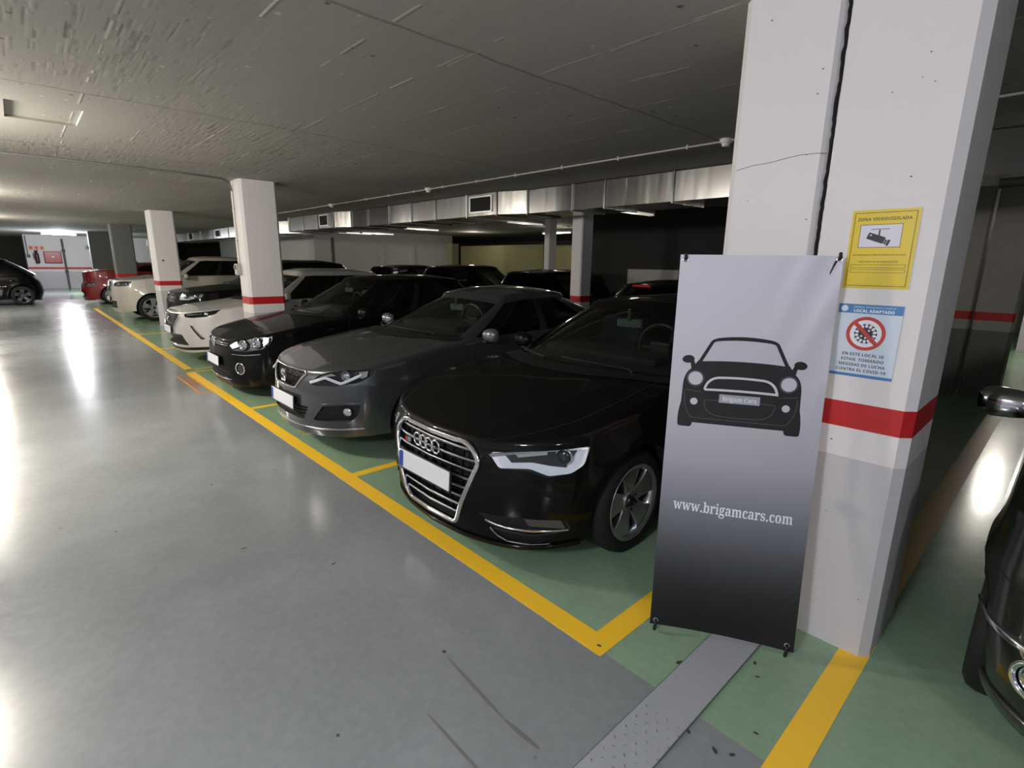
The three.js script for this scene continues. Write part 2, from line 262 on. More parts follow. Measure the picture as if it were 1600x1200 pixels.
// notices taped to the pillar
function notice(name, label, w, h, x, y, tilt, tw, th, draw) {
  const t = thing(name, label, 'sign', [x, y, -2.4785]); t.rotation.z = tilt;
  mesh('sheet', box(w, h, 0.0012, 0, 0, 0.0006), std(0xdfe3ea, 0.35), t);
  const p = mesh('print', new THREE.PlaneGeometry(w, h).translate(0, 0, 0.0016), new THREE.MeshStandardMaterial({ map: canvasTex(tw, th, draw), roughness: 0.4 }), t); return t;
}
notice('surveillance_notice', 'yellow sheet with a black camera drawing, upper notice on the pillar', 0.222, 0.3, -0.56, 1.75, 0.005, 740, 1000, (c, w, h) => {
  c.fillStyle = '#d9bd2c'; c.fillRect(0, 0, w, h); c.strokeStyle = '#54470c'; c.lineWidth = 8; c.strokeRect(34, 36, w - 74, h - 70);
  c.fillStyle = '#3c340c'; c.textAlign = 'center'; c.font = 'bold 56px sans-serif'; c.save(); c.translate(w / 2 - 8, 136); c.scale(1.05, 1); c.fillText('ZONA VIDEOVIGILADA', 0, 0, 560); c.restore();
  c.fillStyle = '#d3d0dd'; c.fillRect(112, 186, 460, 286); c.strokeStyle = '#55490e'; c.lineWidth = 7; c.strokeRect(112, 186, 460, 286);
  c.fillStyle = '#14141c'; c.fillRect(236, 240, 200, 7); c.fillRect(322, 250, 18, 90);
  c.save(); c.translate(310, 352); c.rotate(0.36); c.beginPath(); c.roundRect(-110, -36, 205, 84, 14); c.fill(); c.beginPath(); c.moveTo(100, -14); c.lineTo(122, -14); c.lineTo(122, 44); c.lineTo(100, 44); c.fill(); c.fillRect(128, -22, 30, 74); c.fillStyle = '#d3d0dd'; c.beginPath(); c.arc(-78, -8, 11, 0, 7); c.fill(); c.restore();
  c.fillStyle = '#54470c'; c.font = 'bold 27px sans-serif'; c.fillText('LEY ORGANICA 15/1999 DE PROTECCION DE DATOS', w / 2 - 10, 578, 590); c.font = 'bold 25px sans-serif'; c.fillText('PUEDE EJERCITAR SUS DERECHOS ANTE', w / 2 - 10, 664, 440);
  c.strokeStyle = '#77660f'; c.lineWidth = 6; c.strokeRect(62, 694, 606, 38); c.strokeRect(62, 756, 606, 38);
});
notice('health_notice', 'pale blue sheet with a crossed-out virus, lower notice on the pillar', 0.222, 0.296, -0.56, 1.388, 0, 740, 990, (c, w, h) => {
  c.fillStyle = '#c6d2df'; c.fillRect(0, 0, w, h); c.fillStyle = '#4478ad'; c.fillRect(0, 0, w, 122); c.fillRect(0, h - 40, w, 40);
  c.fillStyle = '#c9d9ea'; c.beginPath(); for (let i = 0; i < 24; i++) { const a = i / 24 * 6.283, r = i % 2 ? 38 : 46; c.lineTo(72 + r * Math.cos(a), 62 + r * Math.sin(a)); } c.fill();
  c.textAlign = 'center'; c.fillStyle = '#a9c4e0'; c.font = 'bold 30px sans-serif'; c.fillText('MEDIDAS PREVENTIVAS COVID-19', w / 2 + 44, 48, 540); c.fillStyle = '#eef3f8'; c.font = 'bold 54px sans-serif'; c.fillText('LOCAL ADAPTADO', w / 2 + 44, 106, 540);
  const cx = 362, cy = 390; c.fillStyle = '#dfe2ec'; c.beginPath(); c.arc(cx, cy, 200, 0, 7); c.fill();
  c.fillStyle = '#23242c'; c.strokeStyle = '#23242c'; c.lineWidth = 13; c.beginPath(); c.arc(cx, cy, 84, 0, 7); c.fill();
  for (let i = 0; i < 14; i++) { const a = i / 14 * 6.283; c.beginPath(); c.moveTo(cx + 80 * Math.cos(a), cy + 80 * Math.sin(a)); c.lineTo(cx + 118 * Math.cos(a), cy + 118 * Math.sin(a)); c.stroke(); c.beginPath(); c.ellipse(cx + 124 * Math.cos(a), cy + 124 * Math.sin(a), 9, 21, a, 0, 7); c.fill(); }
  c.fillStyle = '#dfe2ec'; for (const [x, y] of [[-30, -30], [34, -44], [44, 30], [-44, 34], [4, 56], [2, -4]]) { c.beginPath(); c.arc(cx + x, cy + y, 13, 0, 7); c.fill(); }
  c.strokeStyle = '#b8392f'; c.lineWidth = 44; c.beginPath(); c.arc(cx, cy, 206, 0, 7); c.stroke(); c.lineWidth = 50; c.beginPath(); c.moveTo(cx - 140, cy - 140); c.lineTo(cx + 140, cy + 140); c.stroke();
  c.fillStyle = '#2c3242'; c.font = 'bold 58px sans-serif'; ['EN ESTE LOCAL SE', 'ESTAN  TOMANDO', 'MEDIDAS DE LUCHA', 'CONTRA EL COVID-19'].forEach((t, i) => c.fillText(t, w / 2, 700 + i * 72, [570, 560, 620, 670][i]));
});

// ------------------------------------------------------------------ the advertising banner on its X stand
{
  const t = thing('banner_stand', 'tall grey advertising banner with a black car drawing, leaning by the front pillar', 'banner', [-1.11, 0.0, -1.946]);
  t.rotation.order = 'YXZ'; t.rotation.y = R(29.6); t.rotation.x = R(-5.57);
  const W = 0.612, H = 1.703, y0 = 0.03;
  const tex = canvasTex(736, 2048, (c, w, h) => {
    const g = c.createLinearGradient(0, 0, 0, h);
    for (const [p, q] of [[0, '#d3d1dc'], [0.2, '#cac8d2'], [0.4, '#b9b8c2'], [0.52, '#a5a5ae'], [0.62, '#83848d'], [0.72, '#5e6068'], [0.8, '#3a3d42'], [0.88, '#17191b'], [0.95, '#0a0a0b'], [1, '#060606']]) g.addColorStop(p, q);
    c.fillStyle = g; c.fillRect(0, 0, w, h);
    c.save(); c.translate(w / 2 - 20, 548); c.scale(0.94, 0.93);
    const ink = '#0d0d12', pale = '#c4c4cc';
    c.fillStyle = ink;
    c.beginPath(); c.moveTo(-265, 40); c.quadraticCurveTo(-300, 70, -300, 140); c.lineTo(-302, 230); c.quadraticCurveTo(-318, 300, -312, 360); c.quadraticCurveTo(-310, 372, -296, 372); c.lineTo(-250, 372); c.quadraticCurveTo(-236, 370, -234, 346); c.lineTo(234, 346); c.quadraticCurveTo(236, 370, 250, 372); c.lineTo(296, 372); c.quadraticCurveTo(310, 372, 312, 360); c.quadraticCurveTo(318, 300, 302, 230); c.lineTo(300, 140); c.quadraticCurveTo(300, 70, 265, 40); c.lineTo(228, -10); c.lineTo(-228, -10); c.closePath(); c.fill();
    c.beginPath(); c.moveTo(-236, 10); c.lineTo(-172, -118); c.quadraticCurveTo(-160, -136, -120, -142); c.quadraticCurveTo(0, -160, 120, -142); c.quadraticCurveTo(160, -136, 172, -118); c.lineTo(236, 10); c.closePath(); c.fill();
    c.fillStyle = '#c1c0ca'; c.beginPath(); c.moveTo(-208, -6); c.lineTo(-156, -112); c.quadraticCurveTo(-150, -121, -120, -124); c.quadraticCurveTo(0, -138, 120, -124); c.quadraticCurveTo(150, -121, 156, -112); c.lineTo(208, -6); c.quadraticCurveTo(0, -24, -208, -6); c.fill();
    c.fillStyle = ink; for (const s of [-1, 1]) { c.beginPath(); c.ellipse(s * 282, -14, 32, 22, s * 0.12, 0, 7); c.fill(); c.beginPath(); c.moveTo(s * 252, -10); c.lineTo(s * 236, 30); c.lineTo(s * 262, 40); c.lineTo(s * 270, 0); c.fill(); }
    for (const s of [-1, 1]) { c.fillStyle = '#45454d'; c.beginPath(); c.arc(s * 236, 92, 47, 0, 7); c.fill(); c.fillStyle = pale; c.beginPath(); c.arc(s * 236, 92, 38, 0, 7); c.fill(); c.beginPath(); c.arc(s * 234, 224, 20, 0, 7); c.fill(); }
    c.strokeStyle = '#cfcfd0'; c.lineWidth = 13; c.beginPath(); c.moveTo(-184, 152); c.quadraticCurveTo(-172, 86, -110, 80); c.quadraticCurveTo(0, 72, 110, 80); c.quadraticCurveTo(172, 86, 184, 152); c.quadraticCurveTo(0, 144, -184, 152); c.stroke();
    c.strokeStyle = '#4b4f48'; c.lineWidth = 4; c.beginPath(); c.moveTo(-180, 212); c.lineTo(-100, 208); c.moveTo(100, 208); c.lineTo(180, 212); c.moveTo(-180, 212); c.quadraticCurveTo(-180, 282, -110, 296); c.quadraticCurveTo(0, 306, 110, 296); c.quadraticCurveTo(180, 282, 180, 212); c.moveTo(-286, 160); c.lineTo(-195, 168); c.moveTo(286, 160); c.lineTo(195, 168); c.moveTo(-286, 170); c.quadraticCurveTo(-290, 270, -240, 318); c.lineTo(240, 318); c.quadraticCurveTo(290, 270, 286, 170); c.stroke();
    c.fillStyle = '#9fa0a8'; c.fillRect(-104, 172, 208, 48); c.fillStyle = '#dcdce2'; c.font = 'bold 36px serif'; c.textAlign = 'center'; c.textBaseline = 'middle'; c.fillText('Brigam Cars', 0, 197, 176);
    c.restore();
    c.fillStyle = '#e9e9ef'; c.font = 'bold 78px serif'; c.textAlign = 'center'; c.textBaseline = 'middle'; c.fillText('www.brigamcars.com', w / 2 - 2, 1330, 590);
  });
  const nx = 16, ny = 40, front = new THREE.PlaneGeometry(W, H, nx, ny), p = front.attributes.position;
  for (let i = 0; i < p.count; i++) { const u = p.getX(i) / W * 2, v = p.getY(i) / H * 2, c = (1 - u * u) * 0.5 + 0.5; p.setZ(i, -0.012 * (1 - v * v) * (0.4 + 0.6 * u * u) + 0.01 * Math.exp(-((u - 1) ** 2 + (v - 1) ** 2) * 3) * Math.sin((u - v) * 14) - 0.02 * Math.exp(-(((v + 1) / 0.12) ** 2)) * (1 - u * u)); }
  front.translate(W / 2, y0 + H / 2, 0); front.computeVertexNormals();
  mesh('printed_sheet', front, new THREE.MeshStandardMaterial({ map: tex, roughness: 0.65, side: THREE.DoubleSide }), t);
  mesh('backing', front.clone().translate(0, 0, -0.0015), std(0xcfcfd2, 0.6, 0, { side: THREE.DoubleSide }), t);
  const pole = (a, b, r = 0.006) => tube([V(...a), V(...b)], r, 8, 6);
  const hub = [W / 2, 0.8, -0.07];
  mesh('stand_pole', pole(hub, [0.02, y0 + H - 0.02, -0.008]), M.black, t); mesh('stand_pole', pole(hub, [W - 0.02, y0 + H - 0.02, -0.008]), M.black, t);
  mesh('stand_pole', pole(hub, [0.025, y0 + 0.02, -0.008]), M.black, t); mesh('stand_pole', pole(hub, [W - 0.025, y0 + 0.02, -0.008]), M.black, t); mesh('stand_hub', new THREE.SphereGeometry(0.03, 16, 12).translate(...hub), M.black, t);
  for (const [x, y, up] of [[0.022, y0 + H - 0.02, 1], [W - 0.012, y0 + H - 0.014, 1], [0.026, y0 + 0.024, 0], [W - 0.03, y0 + 0.03, 0]]) {
    const e = mesh('eyelet', new THREE.TorusGeometry(0.009, 0.0028, 8, 20).translate(x, y, 0.002), M.chrome, t);
    const top = up ? [[x, y, -0.006], [x + 0.001, y + 0.006, 0.008], [x - 0.001, y + 0.018, 0.012], [x, y + 0.024, 0.01]] : [[x, y, -0.006], [x, y - 0.008, 0.008], [x - 0.002, y - 0.03, 0.01], [x - 0.004, y - 0.05 + (x > 0.3 ? 0 : 0.004), 0.006]];
    mesh('hook', tube(top.map((q) => V(...q)), up ? 0.0065 : 0.0075, 8, 16), M.black, t);
  }
}

// ------------------------------------------------------------------ services under the ceiling
{ // galvanised air duct
  const t = thing('air_duct', 'long galvanised air duct with grilles under the ceiling', 'duct', [0, 0, 0]);
  const yb = 2.44, yt = 2.785, zb = -6.75;
  const seg = (x0, x1, z0, z1) => {                                        // front face from z0 (at x0) to z1 (at x1)
    const s = new THREE.Shape([[x0, z0], [x1, z1], [x1, zb], [x0, zb]].map((p) => new THREE.Vector2(...p)));
    const g = new THREE.ExtrudeGeometry(s, { depth: yt - yb, bevelEnabled: false }).rotateX(Math.PI / 2).translate(0, yt, 0); mesh('duct_section', planeUV(g, 'x', 'y'), M.galv, t);
  };
  const za = -6.0;
  const cuts = [[2.2, za], [1.0, za], [-0.35, za], [-1.5, za], [-2.45, za], [-3.59, za], [-4.62, za], [-5.2, za], [-6.12, za], [-6.62, za + 0.2], [-7.4, za + 0.2], [-8.33, za + 0.2], [-9.15, za + 0.2], [-10.0, za + 0.2], [-10.9, za + 0.2], [-11.7, za + 0.2], [-12.2, za + 0.4], [-13.1, za + 0.4], [-14.0, za + 0.4], [-15.0, za + 0.4], [-15.15, za - 0.25], [-16.9, za + 0.25], [-19, za + 0.25], [-21.2, za + 0.25], [-23.3, za + 0.25], [-25.2, za + 0.25], [-27.4, za + 0.25], [-29.6, za + 0.25], [-31.5, za + 0.25]];
  for (let i = 0; i + 1 < cuts.length; i++) { const [xa, z0] = cuts[i], [xb, z1] = cuts[i + 1]; seg(xb, xa, z1, z0); }
  cuts.forEach(([x, z], i) => { if (i && i < cuts.length - 1) mesh('flange', boxAB(x - 0.012, x + 0.012, yb - 0.022, yt + 0.01, zb - 0.01, z + 0.022), i % 3 === 1 ? M.galvEdge : M.galv, t); });
  for (const [x0, x1, z] of [[-7.32, -6.74, za + 0.2], [-12.98, -12.5, za + 0.4], [-22.9, -22.3, za + 0.25], [-27.1, -26.5, za + 0.25]]) {
    const gr = new THREE.Group(); gr.name = 'grille'; t.add(gr);
    mesh('grille_frame', merge([boxAB(x0, x1, 2.49, 2.51, z, z + 0.02), boxAB(x0, x1, 2.73, 2.75, z, z + 0.02), boxAB(x0, x0 + 0.025, 2.51, 2.73, z, z + 0.02), boxAB(x1 - 0.025, x1, 2.51, 2.73, z, z + 0.02)]), M.galvEdge, gr);
    mesh('grille_back', boxAB(x0 + 0.02, x1 - 0.02, 2.505, 2.735, z + 0.001, z + 0.004), M.dark, gr);
    for (let k = 0; k < 9; k++) mesh('slat', box(x1 - x0 - 0.05, 0.003, 0.014).rotateX(0.6).translate((x0 + x1) / 2, 2.525 + k * 0.0237, z + 0.011), M.galvDark, gr);
  }
}
{ // conduit with clips and three round detectors
  const t = thing('ceiling_conduit', 'thin grey conduit clipped along the dark ceiling in front of the duct', 'conduit', [0, 0, 0]);
  mesh('pipe', tube([V(3, 2.78, -4.86), V(-6, 2.78, -4.87), V(-16, 2.78, -4.85)], 0.01, 8, 40), M.conduit, t);
  for (let x = 2; x > -15; x -= 0.8) mesh('clip', box(0.018, 0.045, 0.03, x, 2.782, -4.87), M.conduit, t);
  for (const [x, l] of [[-2.42, 'white round detector on the ceiling conduit, nearest the front pillar'], [-7.19, 'white round detector on the ceiling conduit, above the duct grille'], [-10.67, 'small white detector on the ceiling conduit, far end']]) {
    const d = thing('smoke_detector', l, 'detector', [x, 2.76, -4.87], 0, 'round detectors on the ceiling conduit'); mesh('base', cyl(0.055, 0.035, 24).translate(0, 0.02, 0), M.plasticWhite, d); mesh('cap', cyl(0.042, 0.03, 24, 0.03).translate(0, -0.012, 0), M.plasticWhite, d);
  }
}
{ // cable along the ceiling, down the pillar to a switch box
  const t = thing('wall_conduit', 'conduit running over the ceiling and down the white pillar to a grey box', 'conduit', [0, 0, 0]);
  mesh('ceiling_cable', tube([V(-8.3, 2.785, 2.2), V(-8.32, 2.785, 0), V(-8.4, 2.785, -1.8), V(-8.55, 2.785, -2.3), V(-8.7, 2.76, -2.44), V(-8.73, 2.65, -2.465)], 0.013, 8, 60), M.darkGrey, t);
  mesh('down_pipe', tube([V(-8.73, 2.65, -2.465), V(-8.735, 1.62, -2.465)], 0.014, 8, 8), M.plasticWhite, t);
  for (const y of [2.4, 1.95]) mesh('clip', box(0.05, 0.02, 0.03, -8.73, y, -2.468), M.conduit, t);
  mesh('switch_box', rbox(0.11, 0.17, 0.07, 0.01, -8.735, 1.53, -2.445), std(0xa8a7a3, 0.5), t); mesh('switch_box_cover', rbox(0.08, 0.06, 0.02, 0.006, -8.735, 1.56, -2.404), M.darkGrey, t);
}
// fluorescent battens
function batten(x, y, z, axis, label, lit, group, len = 1.25, hang = 0) {
  const t = thing('fluorescent_lamp', label, 'lamp', [x, y, z], axis === 'x' ? 0 : Math.PI / 2, group);
  mesh('housing', rbox(len, 0.05, 0.14, 0.012, 0, 0.055, 0), M.plasticWhite, t);
  const mat = lit ? new THREE.MeshStandardMaterial({ color: 0xffffff, emissive: lit.color, emissiveIntensity: lit.glow, roughness: 0.4 }) : std(0xe8e8e4, 0.3);
  for (const s of [-1, 1]) mesh('tube', cyl(0.016, len - 0.08, 12).rotateZ(Math.PI / 2).translate(0, 0.012, s * 0.04), mat, t);
  for (const s of [-1, 1]) mesh('end_cap', rbox(0.04, 0.06, 0.13, 0.008, s * (len / 2 - 0.02), 0.02, 0), M.plasticWhite, t);
  { const gap = CEIL - y - 0.08; for (const s of [-1, 1]) mesh('hanger', cyl(0.008, gap, 8).translate(s * len * 0.35, 0.08 + gap / 2, 0), M.conduit, t); }
  return t;
}
const lampLabels = ['unseen fluorescent lamp over the aisle, out of view above the frame, placed to light the front pillar', 'lit fluorescent lamp over the aisle, nearest of the row at left', 'lit fluorescent lamp over the aisle beside the white pillar', 'lit fluorescent lamp over the aisle before the bright end', 'bright lit fluorescent lamp hanging before the white end wall', 'unseen fluorescent lamp over the aisle, out of view at right, placed to light the side of the front pillar'];
LAMPS.forEach(([x, z, axis, k, col], i) => {
  const y = CEIL - 0.14; batten(x, y, z, axis, lampLabels[i], { color: col, glow: i === 4 ? 9 : 6 }, 'fluorescent lamps');
  const l = new THREE.RectAreaLight(col, LAMP * k * (i === 4 ? 0.5 : 0.55), 1.2, 0.14); l.name = 'lamp_light'; l.position.set(x, y - 0.02, z); l.rotation.set(-Math.PI / 2, 0, axis === 'x' ? 0 : Math.PI / 2); scene.add(l);
  const up = new THREE.PointLight(col, k * (i === 4 ? 4 : 4.6)); up.name = 'lamp_glow'; up.shadow.radius = 9; up.castShadow = true; up.position.set(x, y - 0.16, z); scene.add(up);
});
// lamps of the rear aisle
[[-5.75, -8.3, 'far fluorescent batten right of the rear pillar', 0], [-9.2, -8.9, 'far fluorescent batten left of the rear pillar', 0], [-13.35, -8.75, 'far fluorescent batten above the black hatchback', 1], [-16.7, -9.2, 'far fluorescent batten near the pale wall, right of the farthest one', 1], [-17.2, -8.6, 'farthest fluorescent batten by the pale wall corner', 1]].forEach(([x, z, l, lit]) => batten(x, 2.58, z, 'z', l, lit ? { color: COOL, glow: 0.4 } : { color: COOL, glow: 0.22 }, 'fluorescent lamps', 1.25, 1));
for (const [x, z, k] of [[-13.35, -8.75, 0.2], [-16.7, -9.2, 0.35], [-9.2, -8.9, 0.15], [-5.75, -8.3, 0.1], [-0.6, -13.5, 3.4], [-41, 2.4, 0.9], [-11.5, -12.6, 0.5], [-16, -12.8, 0.6]]) { const l = new THREE.PointLight(COOL, k); l.name = 'rear_point_light'; l.shadow.radius = 5; l.castShadow = true; l.position.set(x, 2.5, z); scene.add(l); }  // passage and yellowish-wall lights have unseen sources, placed for what they light
batten(-0.6, 2.6, -13.5, 'x', 'lit fluorescent lamp behind the rear pillar at the right edge', { color: WHITE, glow: 9 }, 'fluorescent lamps', 1.25, 1);
batten(-41, 2.58, 2.4, 'z', 'unseen lamp out of view left of the white end wall, placed to lighten the passage', { color: COOL, glow: 3 }, 'fluorescent lamps', 1.25, 1);  // unseen lamp, placed to lighten the passage beside the end wall
batten(-11.5, 2.6, -12.6, 'x', 'fluorescent batten standing in for an unseen source, placed to light the yellowish rear wall', { color: COOL, glow: 1.5 }, 'fluorescent lamps', 1.25, 1);  // stands in for an unseen source lighting the yellowish rear wall
{ const t = thing('service_pipe', 'thin pipe with hangers below the duct at the right edge', 'pipe', [0, 0, 0]); mesh('pipe', tube([V(-0.6, 2.36, -5.93), V(4, 2.36, -5.93)], 0.04, 10, 10), M.galvDark, t); for (const x of [0.1, 1.3, 2.5]) mesh('hanger', box(0.02, 0.09, 0.05, x, 2.4, -5.94), M.galvEdge, t); }

// things on the far wall
{
  const t = thing('hose_cabinet', 'red fire hose cabinet on the white end wall', 'cabinet', [X0, 1.65, -1.48]);
  mesh('cabinet_box', rbox(0.16, 0.62, 0.72, 0.02, 0.08, 0, 0), std(0x8e0f13, 0.4), t); mesh('door', rbox(0.02, 0.56, 0.66, 0.008, 0.165, 0, 0), std(0x960f14, 0.35), t); mesh('handle', rbox(0.03, 0.06, 0.12, 0.008, 0.18, 0.02, 0), M.plasticWhite, t);
  const e = thing('fire_extinguisher', 'dark fire extinguisher hung on the white end wall beside the red cabinet', 'extinguisher', [X0 + 0.11, 1.32, -0.84]);
  mesh('cylinder', new THREE.LatheGeometry([[0, 0], [0.085, 0.01], [0.09, 0.05], [0.09, 0.48], [0.06, 0.56], [0.03, 0.6], [0, 0.6]].map((p) => new THREE.Vector2(...p)), 20), std(0x3a1416, 0.4), e); mesh('valve', rbox(0.06, 0.08, 0.14, 0.015, 0, 0.64, 0), M.black, e); mesh('hose', tube([V(0, 0.62, 0.05), V(0.06, 0.5, 0.13), V(0.05, 0.2, 0.11)], 0.014, 6, 16), M.black, e);
  for (let i = 0; i < 3; i++) { const s = thing('fire_sign', ['small orange square sign on the end wall, leftmost of three above the extinguisher', 'small orange square sign on the end wall, middle of three', 'small orange square sign on the end wall, rightmost of three above the hose cabinet'][i], 'sign', [X0, 2.12, -0.66 - i * 0.22], Math.PI / 2, 'orange fire signs on the end wall'); mesh('panel', box(0.2, 0.24, 0.01, 0, 0, 0.005), std(0xd8a184, 0.5), s); mesh('symbol', box(0.1, 0.12, 0.004, 0, 0, 0.012), std(0xa84a36, 0.5), s); }
  const x = thing('exit_sign', 'small dark green exit sign at the right end of the white wall', 'sign', [X0, 2.2, -3.05], Math.PI / 2); mesh('panel', box(0.3, 0.24, 0.02, 0, 0, 0.01), std(0x9db8a6, 0.5), x); mesh('symbol', box(0.16, 0.13, 0.006, 0.03, -0.01, 0.022), std(0x1d3a2a, 0.5), x);
  const p = thing('drain_pipe', 'thin grey standpipe in front of the white end wall', 'pipe', [X0 + 0.12, 0, -1.95]); mesh('pipe', cyl(0.05, 2.62, 12).translate(0, 1.31, 0), std(0x5b565c, 0.6), p); for (const y of [0.9, 2.0]) mesh('collar', cyl(0.075, 0.12, 12).translate(0, y, 0), std(0x4f4a50, 0.6), p);
  const c = thing('wall_cable', 'thin grey cable drop with a small box left of the extinguisher', 'cable', [X0 + 0.04, 0, -0.5]); mesh('cable', cyl(0.02, 1.0, 8).translate(0, 2.25, 0), M.darkGrey, c); mesh('junction_box', rbox(0.08, 0.16, 0.14, 0.01, 0, 1.7, -0.02), M.darkGrey, c);
}

// ------------------------------------------------------------------ cars: nose at local z = 0, tail at z = -L; +x is the side towards the camera
const ev = new Evaluator(); ev.attributes = ['position', 'normal']; ev.useGroups = true;
function strip(g, keep = ['position', 'normal']) { for (const k of Object.keys(g.attributes)) if (!keep.includes(k)) g.deleteAttribute(k); return g; }
function groupsOf(geo) {                                                      // material index -> its own geometry
  const out = {}, idx = geo.index, pos = geo.attributes.position, nor = geo.attributes.normal;
  for (const gr of geo.groups) {
    const o = (out[gr.materialIndex] ??= { p: [], n: [] });
    for (let i = gr.start; i < gr.start + gr.count; i++) { const k = idx ? idx.getX(i) : i; o.p.push(pos.getX(k), pos.getY(k), pos.getZ(k)); o.n.push(nor.getX(k), nor.getY(k), nor.getZ(k)); }
  }
  for (const k in out) { const g = new THREE.BufferGeometry(); g.setAttribute('position', new THREE.Float32BufferAttribute(out[k].p, 3)); g.setAttribute('normal', new THREE.Float32BufferAttribute(out[k].n, 3)); out[k] = g; }
  return out;
}
function grid(rows, wrap) {                                                   // rows[j][i] -> welded smooth geometry, degenerate faces dropped
  const m = rows[0].length, pos = [], idx = [];
  for (const r of rows) for (const q of r) pos.push(q.x, q.y, q.z);
  const area = (a, b, c) => { const A = V(...pos.slice(a * 3, a * 3 + 3)), B = V(...pos.slice(b * 3, b * 3 + 3)), C = V(...pos.slice(c * 3, c * 3 + 3)); return B.sub(A).cross(C.sub(A)).length(); };
  for (let j = 0; j + 1 < rows.length; j++) for (let i = 0; i < (wrap ? m : m - 1); i++) {
    const a = j * m + i, b = j * m + (i + 1) % m, c = a + m, d = b + m;
    if (area(a, b, d) > 1e-9) idx.push(a, b, d); if (area(a, d, c) > 1e-9) idx.push(a, d, c);
  }
  let g = new THREE.BufferGeometry(); g.setAttribute('position', new THREE.Float32BufferAttribute(pos, 3)); g.setIndex(idx); g = mergeVertices(g, 1e-5); g.computeVertexNormals(); return g;
}
const mirrorX = (g) => { g = g.clone(); const p = g.attributes.position, n = g.attributes.normal; for (let i = 0; i < p.count; i++) { p.setX(i, -p.getX(i)); n && n.setX(i, -n.getX(i)); } if (g.index) { const a = g.index.array; for (let i = 0; i < a.length; i += 3) { const t = a[i]; a[i] = a[i + 1]; a[i + 1] = t; } } else for (const k of Object.keys(g.attributes)) { const at = g.attributes[k], s = at.itemSize, r = at.array; for (let i = 0; i + 2 < at.count; i += 3) for (let c = 0; c < s; c++) { const t = r[i * s + c]; r[i * s + c] = r[(i + 1) * s + c]; r[(i + 1) * s + c] = t; } } return g; };

